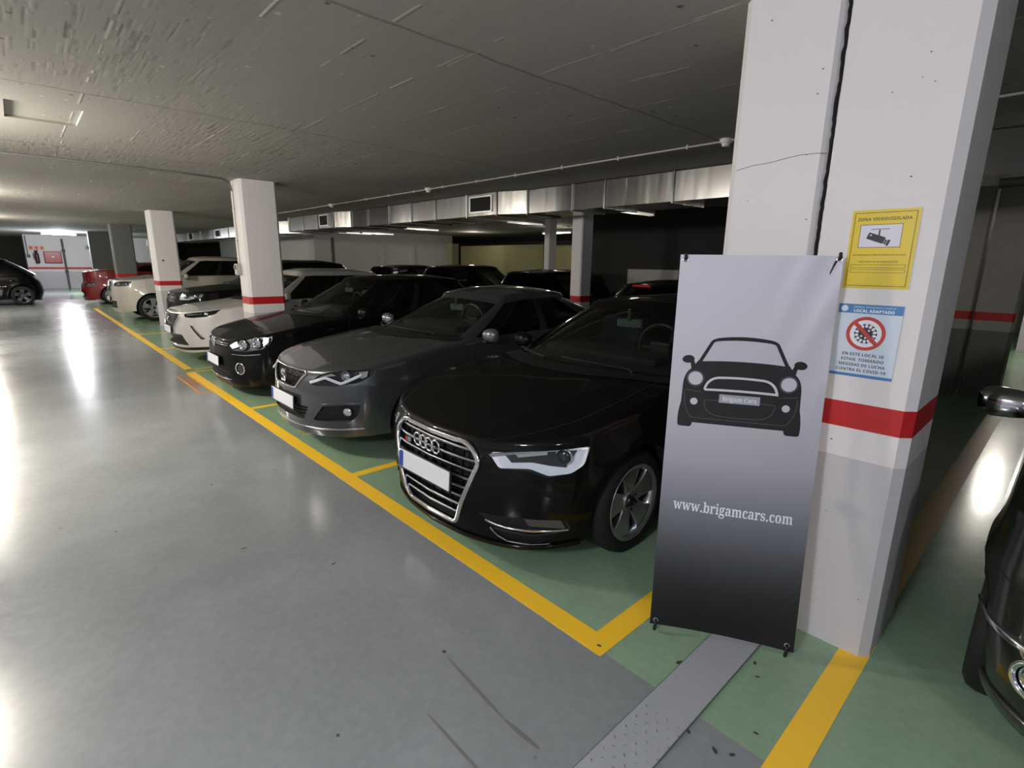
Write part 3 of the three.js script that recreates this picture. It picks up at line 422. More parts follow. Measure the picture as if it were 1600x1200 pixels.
function carBody(s) {
  const F = curve(s.planF), Rr = curve(s.planR), FP = curve(s.FP), RP = curve(s.RP), W = curve(s.W), T = curve(s.T), HC = curve(s.HC), CR = curve(s.CR), FR = curve(s.FR);
  const flare = (d, y) => { let a = 0; for (const wd of s.wheels) { const q = Math.hypot(d - wd, y - s.wr); a = Math.max(a, (s.flare ?? 0.014) * Math.exp(-(((q - s.wr - 0.05) / 0.07) ** 2))); } return a; };
  const Hd = (x, d) => HC(d) - CR(d) * Math.pow(Math.min(1.2, Math.abs(x) / s.hw), 2.4) + (s.dome ? s.dome(Math.abs(x), d) : 0);
  const B = [], nF = s.fine ?? 26, nS = 44, nR = 12;
  for (let k = 0; k <= nF; k++) { const t = k / nF, u = 1 - Math.pow(1 - t, 1.7); B.push([u, F(u), 1 - u ** 5, 0]); }
  const dF = F(1), dR = s.L - Rr(1);
  for (let k = 1; k < nS; k++) B.push([1, lerp(dF, dR, k / nS), 0, 0]);
  for (let k = 0; k <= nR; k++) { const u = 1 - k / nR; B.push([u, s.L - Rr(u), 0, 1 - u ** 5]); }
  const P = ([u, d, f, r], y) => { const D = d + f * FP(y) - r * RP(y); return V(u * s.hw * T(D) * W(y) + (u > 0.97 ? flare(D, y) : 0), y, -D); };
  const nV = s.fineV ?? 26, rows = [];
  const half = B.map((b) => {
    const yb = lerp(s.ySill, s.yLip, Math.max(b[2], b[3])), col = [];
    const dm = clamp(b[1], s.med ?? 0.55, s.L - 0.6), target = V(0, 0, -dm);
    let ye = HC(b[1]) - 0.1, E; for (let i = 0; i < 8; i++) { E = P(b, ye); ye = Hd(E.x, -E.z) - FR(-E.z); }
    const r = FR(-E.z);
    for (let j = 0; j <= nV; j++) { const y = lerp(yb, ye, j / nV); col.push(P(b, y)); }
    const inn = target.clone().sub(V(E.x, 0, E.z)).setY(0); const len = inn.length() || 1; inn.divideScalar(len);
    const rr = Math.min(r * 1.15, len), e2 = V(E.x, 0, E.z).addScaledVector(inn, rr), yEnd = Hd(e2.x, -e2.z);
    for (let j = 1; j <= 7; j++) { const a = j / 7 * Math.PI / 2, q = V(E.x, 0, E.z).addScaledVector(inn, rr * (1 - Math.cos(a))); q.y = lerp(ye, yEnd, Math.sin(a)); col.push(q); }
    const nI = 16;
    for (let j = 1; j <= nI; j++) { const q = e2.clone().lerp(target, j / nI); q.y = Hd(q.x, -q.z); col.push(q); }
    return { col, yb, target };
  });
  const loop = [...half.map((h) => [h, 1]), ...half.slice(1, -1).reverse().map((h) => [h, -1])];
  const nrow = half[0].col.length;
  for (let j = 0; j < nrow; j++) rows.push(loop.map(([h, k]) => { const q = h.col[j].clone(); q.x *= k; if (Math.abs(q.x) < 1e-6) q.x = 0; return q; }));
  const shell = grid(rows, true);
  const bot = grid([loop.map(([h]) => V(0, h.yb, h.target.z)), rows[0]], true);
  const geo = mergeGeometries([shell.toNonIndexed(), bot.toNonIndexed()].map((g) => strip(g)));
  const bvh = new MeshBVH(geo.clone());
  const ray = new THREE.Ray();
  // hit of a ray across the yaw plane: u along the plane, v up
  const frame = (yaw) => { const a = R(yaw); return { U: V(Math.cos(a), 0, -Math.sin(a)), N: V(Math.sin(a), 0, Math.cos(a)) }; };
  const cast = (o, d) => { ray.set(o, d); const h = bvh.raycastFirst(ray, THREE.DoubleSide); return h ? { p: h.point.clone(), n: h.face.normal.clone() } : null; };
  const hit = (yaw, u, v) => { const { U, N } = frame(yaw); const h = cast(U.clone().multiplyScalar(u).addScaledVector(N, 4).add(V(0, v, 0)), N.clone().negate()); if (h) { if (h.n.dot(N) < 0) h.n.negate(); h.w = h.p.dot(N); } return h; };
  const top = (x, d) => { const h = Hd(x, d), e = 0.02; return { p: V(x, h, -d), n: V(-(Hd(x + e, d) - Hd(x - e, d)) / (2 * e), 1, (Hd(x, d + e) - Hd(x, d - e)) / (2 * e)).normalize() }; };
  const side = (d, y) => { const h = cast(V(3, y, -d), V(-1, 0, 0)); return h ? { p: h.p, n: h.n.x < 0 ? h.n.negate() : h.n } : { p: V(s.hw, y, -d), n: V(1, 0, 0) }; };
  return { geo, Hd, hit, top, side, frame, HC, s };
}
function densify(poly, step, closed) {
  const out = []; const n = closed ? poly.length : poly.length - 1;
  for (let i = 0; i < n; i++) { const a = poly[i], b = poly[(i + 1) % poly.length], k = Math.max(1, Math.ceil(Math.hypot(b[0] - a[0], b[1] - a[1]) / step)); for (let j = 0; j < k; j++) out.push([lerp(a[0], b[0], j / k), lerp(a[1], b[1], j / k)]); }
  if (!closed) out.push(poly[poly.length - 1]); return out;
}
// rounds the corners of a polygon
function roundPoly(poly, r) {
  const out = [];
  poly.forEach((b, i) => { const a = poly[(i + poly.length - 1) % poly.length], c = poly[(i + 1) % poly.length], la = Math.hypot(a[0] - b[0], a[1] - b[1]), lc = Math.hypot(c[0] - b[0], c[1] - b[1]), q = Math.min(r, la * 0.45, lc * 0.45);
    const p0 = [b[0] + (a[0] - b[0]) / la * q, b[1] + (a[1] - b[1]) / la * q], p2 = [b[0] + (c[0] - b[0]) / lc * q, b[1] + (c[1] - b[1]) / lc * q];
    for (let t = 0; t <= 4; t++) { const k = t / 4; out.push([(1 - k) ** 2 * p0[0] + 2 * k * (1 - k) * b[0] + k * k * p2[0], (1 - k) ** 2 * p0[1] + 2 * k * (1 - k) * b[1] + k * k * p2[1]]); } });
  return out;
}
// plane w = a + b u + c v through the surface inside an outline
function fitPlane(body, yaw, poly) {
  const S = [[0, 0, 0], [0, 0, 0], [0, 0, 0]], q = [0, 0, 0]; let n = 0; const C = poly.reduce((a, p) => [a[0] + p[0] / poly.length, a[1] + p[1] / poly.length], [0, 0]);
  for (const p of [...poly, ...poly.map((p) => [(p[0] + C[0]) / 2, (p[1] + C[1]) / 2])]) { const h = body.hit(yaw, p[0], p[1]); if (!h) continue; const r = [1, p[0] - C[0], p[1] - C[1]]; n++; for (let i = 0; i < 3; i++) { q[i] += r[i] * h.w; for (let j = 0; j < 3; j++) S[i][j] += r[i] * r[j]; } }
  for (let i = 0; i < 3; i++) S[i][i] += 1e-6;
  const m = new THREE.Matrix3().set(...S.flat()).invert(), v = new THREE.Vector3(...q).applyMatrix3(m);
  return (u, w) => v.x + v.y * (u - C[0]) + v.z * (w - C[1]);
}
function prism(body, f, out = 0.25) {                                        // the outline pushed in by f.depth and out in front of the skin
  const { U, N } = body.frame(f.yaw), pl = f.plane ??= fitPlane(body, f.yaw, f.poly), sh = new THREE.Shape(f.poly.map((p) => new THREE.Vector2(...p)));
  const g = new THREE.ExtrudeGeometry(sh, { depth: 1, bevelEnabled: false }); strip(g); g.clearGroups();
  const p = g.attributes.position;
  for (let i = 0; i < p.count; i++) { const u = p.getX(i), v = p.getY(i), w = pl(u, v) + (p.getZ(i) > 0.5 ? out : -f.depth); const q = U.clone().multiplyScalar(u).addScaledVector(N, w); p.setXYZ(i, q.x, v, q.z); }
  g.computeVertexNormals(); return g;
}
const at = (body, yaw, uv, off = 0) => { const a = { p: [], n: [] }; for (const [u, v] of uv) { const h = body.hit(yaw, u, v); if (!h) continue; a.p.push(h.p.addScaledVector(h.n, off)); a.n.push(h.n); } return a; };
// places a point given in an outline's plane: u, v and the depth below the skin
function inPlane(body, f, u, v, depth) { const { U, N } = body.frame(f.yaw); return U.clone().multiplyScalar(u).addScaledVector(N, f.plane(u, v) - depth).setY(v); }
function plate3(body, f, poly, depth, thick) {                               // a plate of an outline lying at a depth in a pocket
  const sh = new THREE.Shape(poly.map((p) => new THREE.Vector2(...p))), g = new THREE.ExtrudeGeometry(sh, { depth: 1, bevelEnabled: false }), p = g.attributes.position;
  for (let i = 0; i < p.count; i++) { const u = p.getX(i), v = p.getY(i), q = inPlane(body, f, u, v, depth - p.getZ(i) * thick); p.setXYZ(i, q.x, q.y, q.z); }
  g.clearGroups(); g.computeVertexNormals(); return g;
}

function wheelGroup(r, style, w = 0.21) {
  const g = new THREE.Group(); g.name = 'wheel';
  const rr = style.rim ?? r * 0.7;
  const prof = [[rr - 0.01, -w / 2 + 0.015], [rr + 0.012, -w / 2 + 0.004], [r - 0.045, -w / 2], [r - 0.012, -w / 2 + 0.018], [r, -w / 2 + 0.05], [r, w / 2 - 0.05], [r - 0.012, w / 2 - 0.018], [r - 0.045, w / 2], [rr + 0.012, w / 2 - 0.004], [rr - 0.01, w / 2 - 0.015]].map((p) => new THREE.Vector2(...p));
  mesh('tyre', new THREE.LatheGeometry(prof, 56).rotateZ(-Math.PI / 2), M.rubber, g);
  const rim = [[rr - 0.03, -w / 2 + 0.03], [rr - 0.025, w / 2 - 0.05], [rr - 0.012, w / 2 - 0.02], [rr + 0.008, w / 2 - 0.008], [rr + 0.01, w / 2 - 0.004], [rr + 0.004, w / 2 - 0.002], [rr - 0.016, w / 2 - 0.014]].map((p) => new THREE.Vector2(...p));
  mesh('rim', new THREE.LatheGeometry(rim, 56).rotateZ(-Math.PI / 2), style.mat ?? M.alloy, g).material = style.mat ?? M.alloy;
  mesh('brake_disc', cyl(rr * 0.62, 0.03, 32).rotateZ(Math.PI / 2).translate(w / 2 - 0.13, 0, 0), M.galvDark, g);
  const n = style.spokes ?? 5, half = style.width ?? 0.05, hub = 0.062;
  const sh = new THREE.Shape(); sh.moveTo(-half * 0.75, 0.04); sh.quadraticCurveTo(-half * 0.72, rr * 0.6, -half * (style.tip ?? 1.6), rr - 0.008); sh.quadraticCurveTo(0, rr + 0.004, half * (style.tip ?? 1.6), rr - 0.008); sh.quadraticCurveTo(half * 0.72, rr * 0.6, half * 0.75, 0.04);
  if (style.split) { const h = new THREE.Path(); h.moveTo(-half * 0.25, rr * 0.42); h.lineTo(-half * 0.7, rr - 0.03); h.lineTo(half * 0.7, rr - 0.03); h.lineTo(half * 0.25, rr * 0.42); sh.holes.push(h); }
  const sp = new THREE.ExtrudeGeometry(sh, { depth: 0.022, bevelEnabled: true, bevelThickness: 0.008, bevelSize: 0.006, bevelSegments: 2, curveSegments: 10 });
  const p = sp.attributes.position; for (let i = 0; i < p.count; i++) { const q = p.getY(i) / rr; p.setZ(i, p.getZ(i) - 0.03 * (1 - q) * (1 - q) - 0.004); } sp.computeVertexNormals();
  for (let k = 0; k < n; k++) mesh('spoke', sp.clone().rotateZ(k / n * Math.PI * 2 + (style.turn ?? 0)).rotateY(Math.PI / 2).translate(w / 2 - 0.045, 0, 0), style.mat ?? M.alloy, g);
  mesh('hub', cyl(hub, 0.04, 28, hub + 0.008).rotateZ(-Math.PI / 2).translate(w / 2 - 0.05, 0, 0), style.mat ?? M.alloy, g);
  mesh('hub_cap', cyl(0.03, 0.016, 24, 0.034).rotateZ(-Math.PI / 2).translate(w / 2 - 0.028, 0, 0), M.alloyDark, g);
  const nuts = []; for (let k = 0; k < 5; k++) { const a = (k + 0.5) / 5 * Math.PI * 2; nuts.push(cyl(0.009, 0.02, 6).rotateZ(Math.PI / 2).translate(w / 2 - 0.03, 0.048 * Math.cos(a), 0.048 * Math.sin(a))); } mesh('wheel_nut', merge(nuts), M.alloyDark, g);
  return g;
}

function cabinShell(body, c) {
  const half = [], { Hd } = body, nF = 14, RC = curve(c.roof), rcr = c.rcrown ?? 0.05, rr = c.rr ?? 0.05, sx = c.sideB ? curve(c.sideB) : null, bulge = c.bulge ?? 0.028;
  const roofY = (x, d) => RC(d) - rcr * (Math.abs(x) / c.xr) ** 2.2;
  const push = (bx, bd, rx, rd, tag, nx, nz) => half.push({ b: V(bx, 0, -bd), r: V(rx, 0, -rd), tag, n: V(nx, 0, nz) });
  const fs = []; for (let k = 0; k <= nF; k++) fs.push(k / nF * (c.pillarF ?? 0.95)); fs.push(1);
  fs.forEach((f, i) => push(c.xa * f, lerp(c.dc, c.da, f ** 2.2), c.xr * f, lerp(c.rdc, c.rda, f ** 2.2), i < fs.length - 2 ? 'windshield' : 'frame', f ** 3, 1));
  const segs = c.segs; let prev = 0;
  for (const [tag, to] of segs) { const k = Math.max(1, Math.round((to - prev) * 16)); for (let i = 1; i <= k; i++) { const f = lerp(prev, to, i / k), bd = lerp(c.da, c.dd, f), rd = lerp(c.rda, c.rdd, f); half[half.length - 1].tag = half[half.length - 1].tag === undefined ? tag : half[half.length - 1].tag; half[half.length - 1].next = tag; push(sx ? sx(bd) : lerp(c.xa, c.xd, f), bd, lerp(c.xr, c.xrd, f ** 1.5) + (c.rbow ?? 0.03) * 4 * f * (1 - f), rd, undefined, 1, 0); } prev = to; }
  const nb = half.length;
  for (let k = 1; k <= 8; k++) { const f = 1 - k / 8; half[half.length - 1].next = k === 1 ? 'frame' : 'rear_window'; push(c.xd * f, lerp(c.de, c.dd, f ** 2.5), c.xrd * f, lerp(c.rde, c.rdd, f ** 2.5), undefined, f ** 3, -1); }
  fs.forEach((f, i) => { if (i < fs.length - 1) half[i].next = i < fs.length - 2 ? 'windshield' : 'frame'; });
  const vs = c.vs ?? [0, 0.035, 0.12, 0.25, 0.4, 0.55, 0.7, 0.82, 0.9, 0.955, 1], nv = vs.length;
  const cols = half.map((h) => {
    const by = Hd(h.b.x, -h.b.z) - 0.012, e = h.r.clone(), re = roofY(e.x, -e.z) - rr, col = [], n = h.n.clone().normalize();
    for (const v of vs) { const q = h.b.clone().lerp(h.r, v); q.y = lerp(by, re, v); q.addScaledVector(n, bulge * 4 * v * (1 - v)); col.push(q); }
    const dm = clamp(-e.z, c.rdc + 0.45, c.rde - 0.4), t = V(0, 0, -dm), inn = t.clone().sub(e); const len = inn.length() || 1; inn.divideScalar(len); const fz = Math.abs(n.z) / Math.hypot(n.x, n.z), w = Math.min(lerp(rr * 1.3, (c.header ?? 2.6) * rr, fz), len * 0.9), e2 = e.clone().addScaledVector(inn, w), ye = roofY(e2.x, -e2.z);
    for (let j = 1; j <= 5; j++) { const a = j / 5 * Math.PI / 2, t5 = j / 5, q = e.clone().addScaledVector(inn, w * lerp(1 - Math.cos(a), t5, fz)); q.y = lerp(re, ye, lerp(Math.sin(a), 1 - (1 - t5) ** 2, fz)); col.push(q); }
    for (let j = 1; j <= 10; j++) { const q = e2.clone().lerp(t, j / 10); q.y = roofY(q.x, -q.z); col.push(q); }
    return col;
  });
  const n = cols.length, loop = [...cols.map((q, i) => [q, 1, i]), ...cols.slice(1, -1).map((q, i) => [q, -1, i + 1]).reverse()];
  const rows = cols[0].map((_, j) => loop.map(([q, k]) => V(q[j].x * k, q[j].y, q[j].z)));
  // one smooth grid, then split by tag
  const m = loop.length, pos = [], uvw = []; for (const r of rows) for (const q of r) pos.push(q.x, q.y, q.z);
  const all = new THREE.BufferGeometry(), idx = [], tagOf = [];
  for (let j = 0; j + 1 < rows.length; j++) for (let i = 0; i < m; i++) {
    const a = j * m + i, b = j * m + (i + 1) % m, cc = a + m, d = b + m, [, k, h] = loop[i], [, , h2] = loop[(i + 1) % m], tg0 = half[Math.min(h, h2)].next;
    let tg = tg0; if (j >= nv - 2 || j < 1) tg = j >= nv - 1 ? 'roof' : 'frame'; if (tg === 'frame' && j >= nv - 1) tg = 'roof';
    if (tg === 'side_window') tg += (h + h2) / 2 < nb ? '' : ''; 
    const pts = [a, b, d, a, d, cc]; idx.push(...pts); tagOf.push([tg, k * (h >= 0 ? 1 : 1), Math.min(h, h2)]);
  }
  all.setAttribute('position', new THREE.Float32BufferAttribute(pos, 3)); all.setIndex(idx);
  const w = mergeVertices(all, 1e-6); w.computeVertexNormals();
  // split
  const out = {}; const P = w.attributes.position, N = w.attributes.normal, I = w.index;
  tagOf.forEach(([tg, , h], q) => {
    const cx = (P.getX(I.getX(q * 6)) + P.getX(I.getX(q * 6 + 1))) / 2; let key = tg;
    if (tg === 'side_window' || tg === 'side_window_rear' || tg === 'quarter_window') key = tg + (cx > 0 ? '+' : '-');
    const o = (out[key] ??= { p: [], n: [] });
    for (let t = 0; t < 6; t++) { const v = I.getX(q * 6 + t); o.p.push(P.getX(v), P.getY(v), P.getZ(v)); o.n.push(N.getX(v), N.getY(v), N.getZ(v)); }
  });
  for (const k in out) { const g = new THREE.BufferGeometry(); g.setAttribute('position', new THREE.Float32BufferAttribute(out[k].p, 3)); g.setAttribute('normal', new THREE.Float32BufferAttribute(out[k].n, 3)); out[k] = g; }
  return { out, half, roofY, cols, vs };
}

const cars = {};
// builds a car from its spec; s.features are pockets (grille, lamps, intakes), s.extra adds what only this car has
function makeCar(key, s, pos, turn, name, label, group) {
  const t = thing(name, label, 'car', pos, turn, group);
  const body = carBody(s), P = s.paint;
  const feats = [];
  for (const f of s.features ?? []) {
    f.depth ??= 0.06; f.yaw ??= 0; if (f.round) f.poly = roundPoly(f.poly, f.round); f.plane = fitPlane(body, f.yaw, f.poly); feats.push(f);
  }
  const cut = [], mats = [];
  const addCut = (g, mi) => { g = g.index ? g.toNonIndexed() : g; strip(g); g.clearGroups(); g.addGroup(0, g.attributes.position.count, 0); cut.push(g); mats.push(mi); };
  const WR = s.wr + (s.wellGap ?? 0.042);
  for (const wd of s.wheels) for (const k of [-1, 1]) addCut(new THREE.CylinderGeometry(WR, WR, 0.42, 48).rotateZ(Math.PI / 2).translate(k * (s.hw - 0.12), s.wr, -wd), 'wheel_well');
  for (const f of feats) { const g = prism(body, f); addCut(g, f.wall ?? 'pocket'); if (f.mirror) addCut(mirrorX(g), f.wall ?? 'pocket'); }
  const A = new Brush(body.geo.clone(), P); A.geometry.clearGroups(); A.geometry.addGroup(0, A.geometry.attributes.position.count, 0); A.updateMatrixWorld();
  const cg = mergeGeometries(cut, true), kinds = [...new Set(mats)];
  const Bm = cg.groups.map((g, i) => { g.materialIndex = kinds.indexOf(mats[i]); return 0; });
  const B = new Brush(cg, kinds.map(() => M.dark)); B.updateMatrixWorld();
  const res = ev.evaluate(A, B, SUBTRACTION), parts = groupsOf(res.geometry);
  mesh('body_shell', parts[0], P, t);
  kinds.forEach((k, i) => { if (parts[i + 1]) mesh(k === 'wheel_well' ? 'wheel_arch_liner' : k, parts[i + 1], k === 'wheel_well' ? M.linerWell : (s.walls?.[k] ?? M.dark), t); });
  const ctx = { t, body, s, feats: Object.fromEntries(feats.map((f) => [f.id, f])), P,
    trim: (nm, yaw, uv, w, h, mat, o = {}) => { const q = at(body, yaw, densify(uv, o.step ?? 0.02, o.closed), o.off ?? 0); const g = sweep(q.p, q.n, w, h, o.closed, 8, o.taper); mesh(nm, g, mat, o.parent ?? t); if (o.mirror) mesh(nm, mirrorX(g), mat, o.parentM ?? o.parent ?? t); },
    both: (nm, g, mat, a, b) => { mesh(nm, g, mat, a ?? t); mesh(nm, mirrorX(g), mat, b ?? a ?? t); },
  };
  // lenses: the cut-out piece of skin itself
  for (const f of feats) if (f.lens) {
    const q = new Brush(prism(body, f, 0.25)); q.geometry.addGroup(0, q.geometry.attributes.position.count, 0); q.material = M.dark; q.updateMatrixWorld();
    const g = groupsOf(ev.evaluate(A, q, INTERSECTION).geometry)[0];
    if (g) { f.lensGeo = g; }
  }
  // lamps as groups
  const grp = (nm, label) => { const g = new THREE.Group(); g.name = nm; if (label) g.userData.label = label; t.add(g); return g; };
  for (const f of feats) {
    if (!f.part) continue;
    f.g = grp(f.part, f.label); f.gm = f.mirror ? grp(f.part) : null;
    if (f.lensGeo) { mesh('lens', f.lensGeo, f.lens, f.g); if (f.gm) mesh('lens', mirrorX(f.lensGeo), f.lens, f.gm); }
    f.put = (nm, g, mat) => { mesh(nm, g, mat, f.g); if (f.gm) mesh(nm, mirrorX(g.index ? g.toNonIndexed() : g), mat, f.gm); };
  }
  for (const f of feats) f.fill?.(f, body, ctx);
  // hood seams, door seams
  const seam = (list, w = 0.006, cl) => { const p = [], n = []; for (const q of list) { p.push(q.p.clone().addScaledVector(q.n, -0.0005)); n.push(q.n); } return sweep(p, n, w, 0.003, cl, 6); };
  if (s.hoodSeam) { const c = curve(s.hoodSeam.map(([x, d]) => [d, x])), ds = s.hoodSeam.map((q) => q[1]), L = []; for (let k = 0; k <= 30; k++) { const d = lerp(ds[0], ds[ds.length - 1], k / 30); L.push(body.top(c(d), d)); } ctx.both('bonnet_seam', seam(L), M.gap); }
  for (const line of s.doorSeams ?? []) { const L = densify(line, 0.05).map(([d, y]) => body.side(d, y)); ctx.both('door_seam', seam(L), M.gap); }
  for (const [d, y] of s.handles ?? []) { const L = []; for (let k = 0; k <= 8; k++) { const q = body.side(d + k * 0.022, y); q.p.addScaledVector(q.n, 0.012 + 0.012 * Math.sin(k / 8 * Math.PI)); L.push(q); } ctx.both('door_handle', sweep(L.map((q) => q.p), L.map((q) => q.n), 0.028, 0.016), P); }
  // glasshouse
  const c = s.cabin, cab = cabinShell(body, c);
  const NAME = { windshield: ['windscreen', s.glass ?? M.glass], rear_window: ['rear_window', M.glassDark], frame: ['roof_pillars', P], roof: ['roof', s.roofMat ?? P], black: ['door_pillar', M.black] };
  for (const k in cab.out) { const base = k.replace(/[+-]$/, ''), [nm, m] = NAME[base] ?? ['side_window', s.sideGlass ?? M.glassDark]; mesh(nm, cab.out[k], m, t); }
  // interior deck, dashboard, seats
  const deck = []; const ring = cab.half.map((h) => h.b); const full = [...ring, ...ring.slice(1, -1).map((q) => V(-q.x, 0, q.z)).reverse()];
  for (const k of [1, 0.5, 0]) deck.push(full.map((q) => { const x = q.x * (k === 0 ? 0 : 0.97 * k + (k === 1 ? 0 : 0)), z = k === 0 ? clamp(q.z, -c.de + 0.3, -c.dc - 0.3) : q.z - (q.z + (c.dc + c.de) / 2) * 0.03; const y = body.Hd(x, -z) + 0.006; return V(x, y, z); }));
  mesh('cabin_floor', grid(deck, true), M.interior, t);
  if (s.interior !== false) {
    const yd = body.Hd(0.5, c.da), seat = (x, d, m, y = yd) => { const g = new THREE.Group(); g.name = 'seat'; t.add(g); mesh('backrest', rbox(0.46, 0.34, 0.12, 0.05, 0, 0, 0, 4).rotateX(-0.28).translate(x, y + 0.08, -d), m, g); mesh('headrest', rbox(0.25, 0.17, 0.1, 0.04, 0, 0, 0, 4).rotateX(-0.2).translate(x, y + 0.33, -d - 0.09), m, g); mesh('headrest_post', rbox(0.12, 0.1, 0.015, 0.005, x, y + 0.23, -d - 0.06), M.chrome, g); };
    const m = s.seatMat ?? M.seat; for (const k of [-1, 1]) { seat(k * 0.36, c.da + 0.95, m); seat(k * 0.4, c.da + (s.rearSeat?.[0] ?? 1.8), m, yd + (s.rearSeat?.[1] ?? -0.03)); }
    mesh('dashboard', rbox(c.xa * 1.4, 0.06, 0.34, 0.025, 0, yd + 0.03, -(c.da + 0.24), 3), M.interior, t);
    const sw = new THREE.Group(); sw.name = 'steering_wheel'; sw.position.set(0.36, yd + 0.08, -(c.da + 0.42)); sw.rotation.x = 0.45 - Math.PI / 2 + 1.2; t.add(sw); mesh('rim', new THREE.TorusGeometry(0.185, 0.016, 10, 36), M.black, sw); mesh('boss', rbox(0.17, 0.12, 0.05, 0.02), M.black, sw); mesh('spoke', rbox(0.34, 0.035, 0.02, 0.008), M.black, sw);
    const rm = new THREE.Group(); rm.name = 'rear_view_mirror'; t.add(rm); const md = c.rdc + 0.02, my = cab.roofY(0, md) - 0.17; mesh('housing', rbox(0.24, 0.07, 0.03, 0.014, 0.03, my, -md + 0.02, 3).rotateZ(0.03), M.plasticWhite, rm).material = s.mirrorBack ?? M.seatGrey; mesh('stem', rbox(0.03, 0.1, 0.02, 0.006, 0.0, my + 0.07, -md + 0.035), M.black, rm);
  }
  // scuttle and wipers
  { const f = [], b2 = []; for (let k = 0; k <= 24; k++) { const q = k / 12 - 1, a = Math.abs(q), d = lerp(c.dc, c.da, a ** 2.2); f.push(V(q * c.xa * 1.02, body.Hd(q * c.xa, d - 0.13) + 0.002, -(d - 0.13 - 0.02 * a))); b2.push(V(q * c.xa, body.Hd(q * c.xa, d) + 0.006, -(d + 0.02))); } const g = grid([f, b2]); mesh('scuttle_panel', g, M.black, t);
    for (const [x0, x1, o] of [[0.55, 0.02, 0], [-0.1, -0.58, 0.02]]) { const L = [], n = []; for (let k = 0; k <= 10; k++) { const x = lerp(x0, x1, k / 10), a = Math.abs(x / c.xa), d = lerp(c.dc, c.da, a ** 2.2) + 0.01 + 0.015 * k / 10 - (k === 0 ? 0.06 : 0); L.push(V(x, body.Hd(x, d) + 0.03 + k * 0.002, -d + 0.012)); n.push(V(0, 0.8, 0.6)); } mesh('wiper', sweep(L, n, 0.014, 0.014), M.black, t); } }
  // wheels
  for (const wd of s.wheels) for (const k of [-1, 1]) { const g = wheelGroup(s.wr, s.wheel ?? {}, s.tyreW ?? 0.215); g.position.set(k * (s.hw - (s.tyreW ?? 0.215) / 2 - (s.tuck ?? 0.02)), s.wr, -wd); if (k < 0) g.rotation.y = Math.PI; t.add(g); }
  // door mirrors
  if (s.mirror) { const [mx, my, md] = s.mirror; for (const k of [-1, 1]) { const g = new THREE.Group(); g.name = 'door_mirror'; t.add(g); const e = new THREE.SphereGeometry(1, 28, 20), p = e.attributes.position; for (let i = 0; i < p.count; i++) { let x = p.getX(i), y = p.getY(i), z = p.getZ(i); const sq = (v) => Math.sign(v) * Math.abs(v) ** 0.75; x = sq(x); y = sq(y); if (z < 0) z *= 0.25; p.setXYZ(i, x * (s.mirrorS?.[0] ?? 0.1), y * (s.mirrorS?.[1] ?? 0.066) * (1 + 0.12 * x), z * (s.mirrorS?.[2] ?? 0.075)); } e.computeVertexNormals(); const hx = mx + 0.02;
      let cap = e.translate(hx, my, -md), stalk = rbox(0.12, 0.03, 0.05, 0.012, mx - 0.11, my - 0.075, -md - 0.01), gl = rbox(0.145, 0.09, 0.008, 0.003, hx, my, -md - 0.022); if (k < 0) { cap = mirrorX(cap); stalk = stalk.translate(-2 * (mx - 0.11), 0, 0); gl = gl.translate(-2 * hx, 0, 0); }
      mesh('mirror_cap', cap, s.mirrorMat ?? P, g); mesh('mirror_stalk', stalk, M.black, g); mesh('mirror_glass', gl, M.mirrorGlass, g); } }
  // number plate, left blank
  if (s.plateAt) { const [y, off, x] = s.plateAt, h = body.hit(0, x ?? 0, y), z = (h ? h.p.z : 0) + off, g = new THREE.Group(); g.name = 'number_plate'; g.position.set(x ?? 0, y, z); g.rotation.x = -0.06; t.add(g); mesh('plate', rbox(0.52, 0.112, 0.012, 0.005), M.plate, g); mesh('country_strip', box(0.042, 0.1, 0.002, -0.232, 0, 0.0068), M.plateBlue, g); mesh('holder', rbox(0.535, 0.13, 0.014, 0.005, 0, -0.003, -0.006), M.black, g); }
  s.extra?.(ctx, cab);
  cars[key] = { t, body, s, ctx, cab };
  return t;
}

// ------------------------------------------------------------------ the cars
const shrink = (poly, k, dx = 0, dy = 0) => { const c = poly.reduce((a, p) => [a[0] + p[0] / poly.length, a[1] + p[1] / poly.length], [0, 0]); return poly.map((p) => [c[0] + (p[0] - c[0]) * k + dx, c[1] + (p[1] - c[1]) * k + dy]); };
const ring = (r, t, q, face) => new THREE.TorusGeometry(r, t, 10, 40).applyQuaternion(face).translate(q.x, q.y, q.z);
const faceYaw = (a) => new THREE.Quaternion().setFromAxisAngle(V(0, 1, 0), R(a));
const disc = (r, d, q, face, n = 32) => cyl(r, d, n).rotateX(Math.PI / 2).applyQuaternion(face).translate(q.x, q.y, q.z);
const dome = (r, q, face, k = 0.5) => new THREE.SphereGeometry(r, 24, 16).scale(1, 1, k).applyQuaternion(face).translate(q.x, q.y, q.z);
const ellipse = (cx, cy, rx, ry = rx, n = 28) => Array.from({ length: n }, (_, i) => [cx + rx * Math.cos(i / n * 2 * Math.PI), cy + ry * Math.sin(i / n * 2 * Math.PI)]);
const bar = (pts, w, h, nz = V(0, 0, 1)) => sweep(pts, pts.map(() => nz), w, h);
function emblem(c, nm = 'emblem') { const g = new THREE.Group(); g.name = nm; c.t.add(g); return g; }
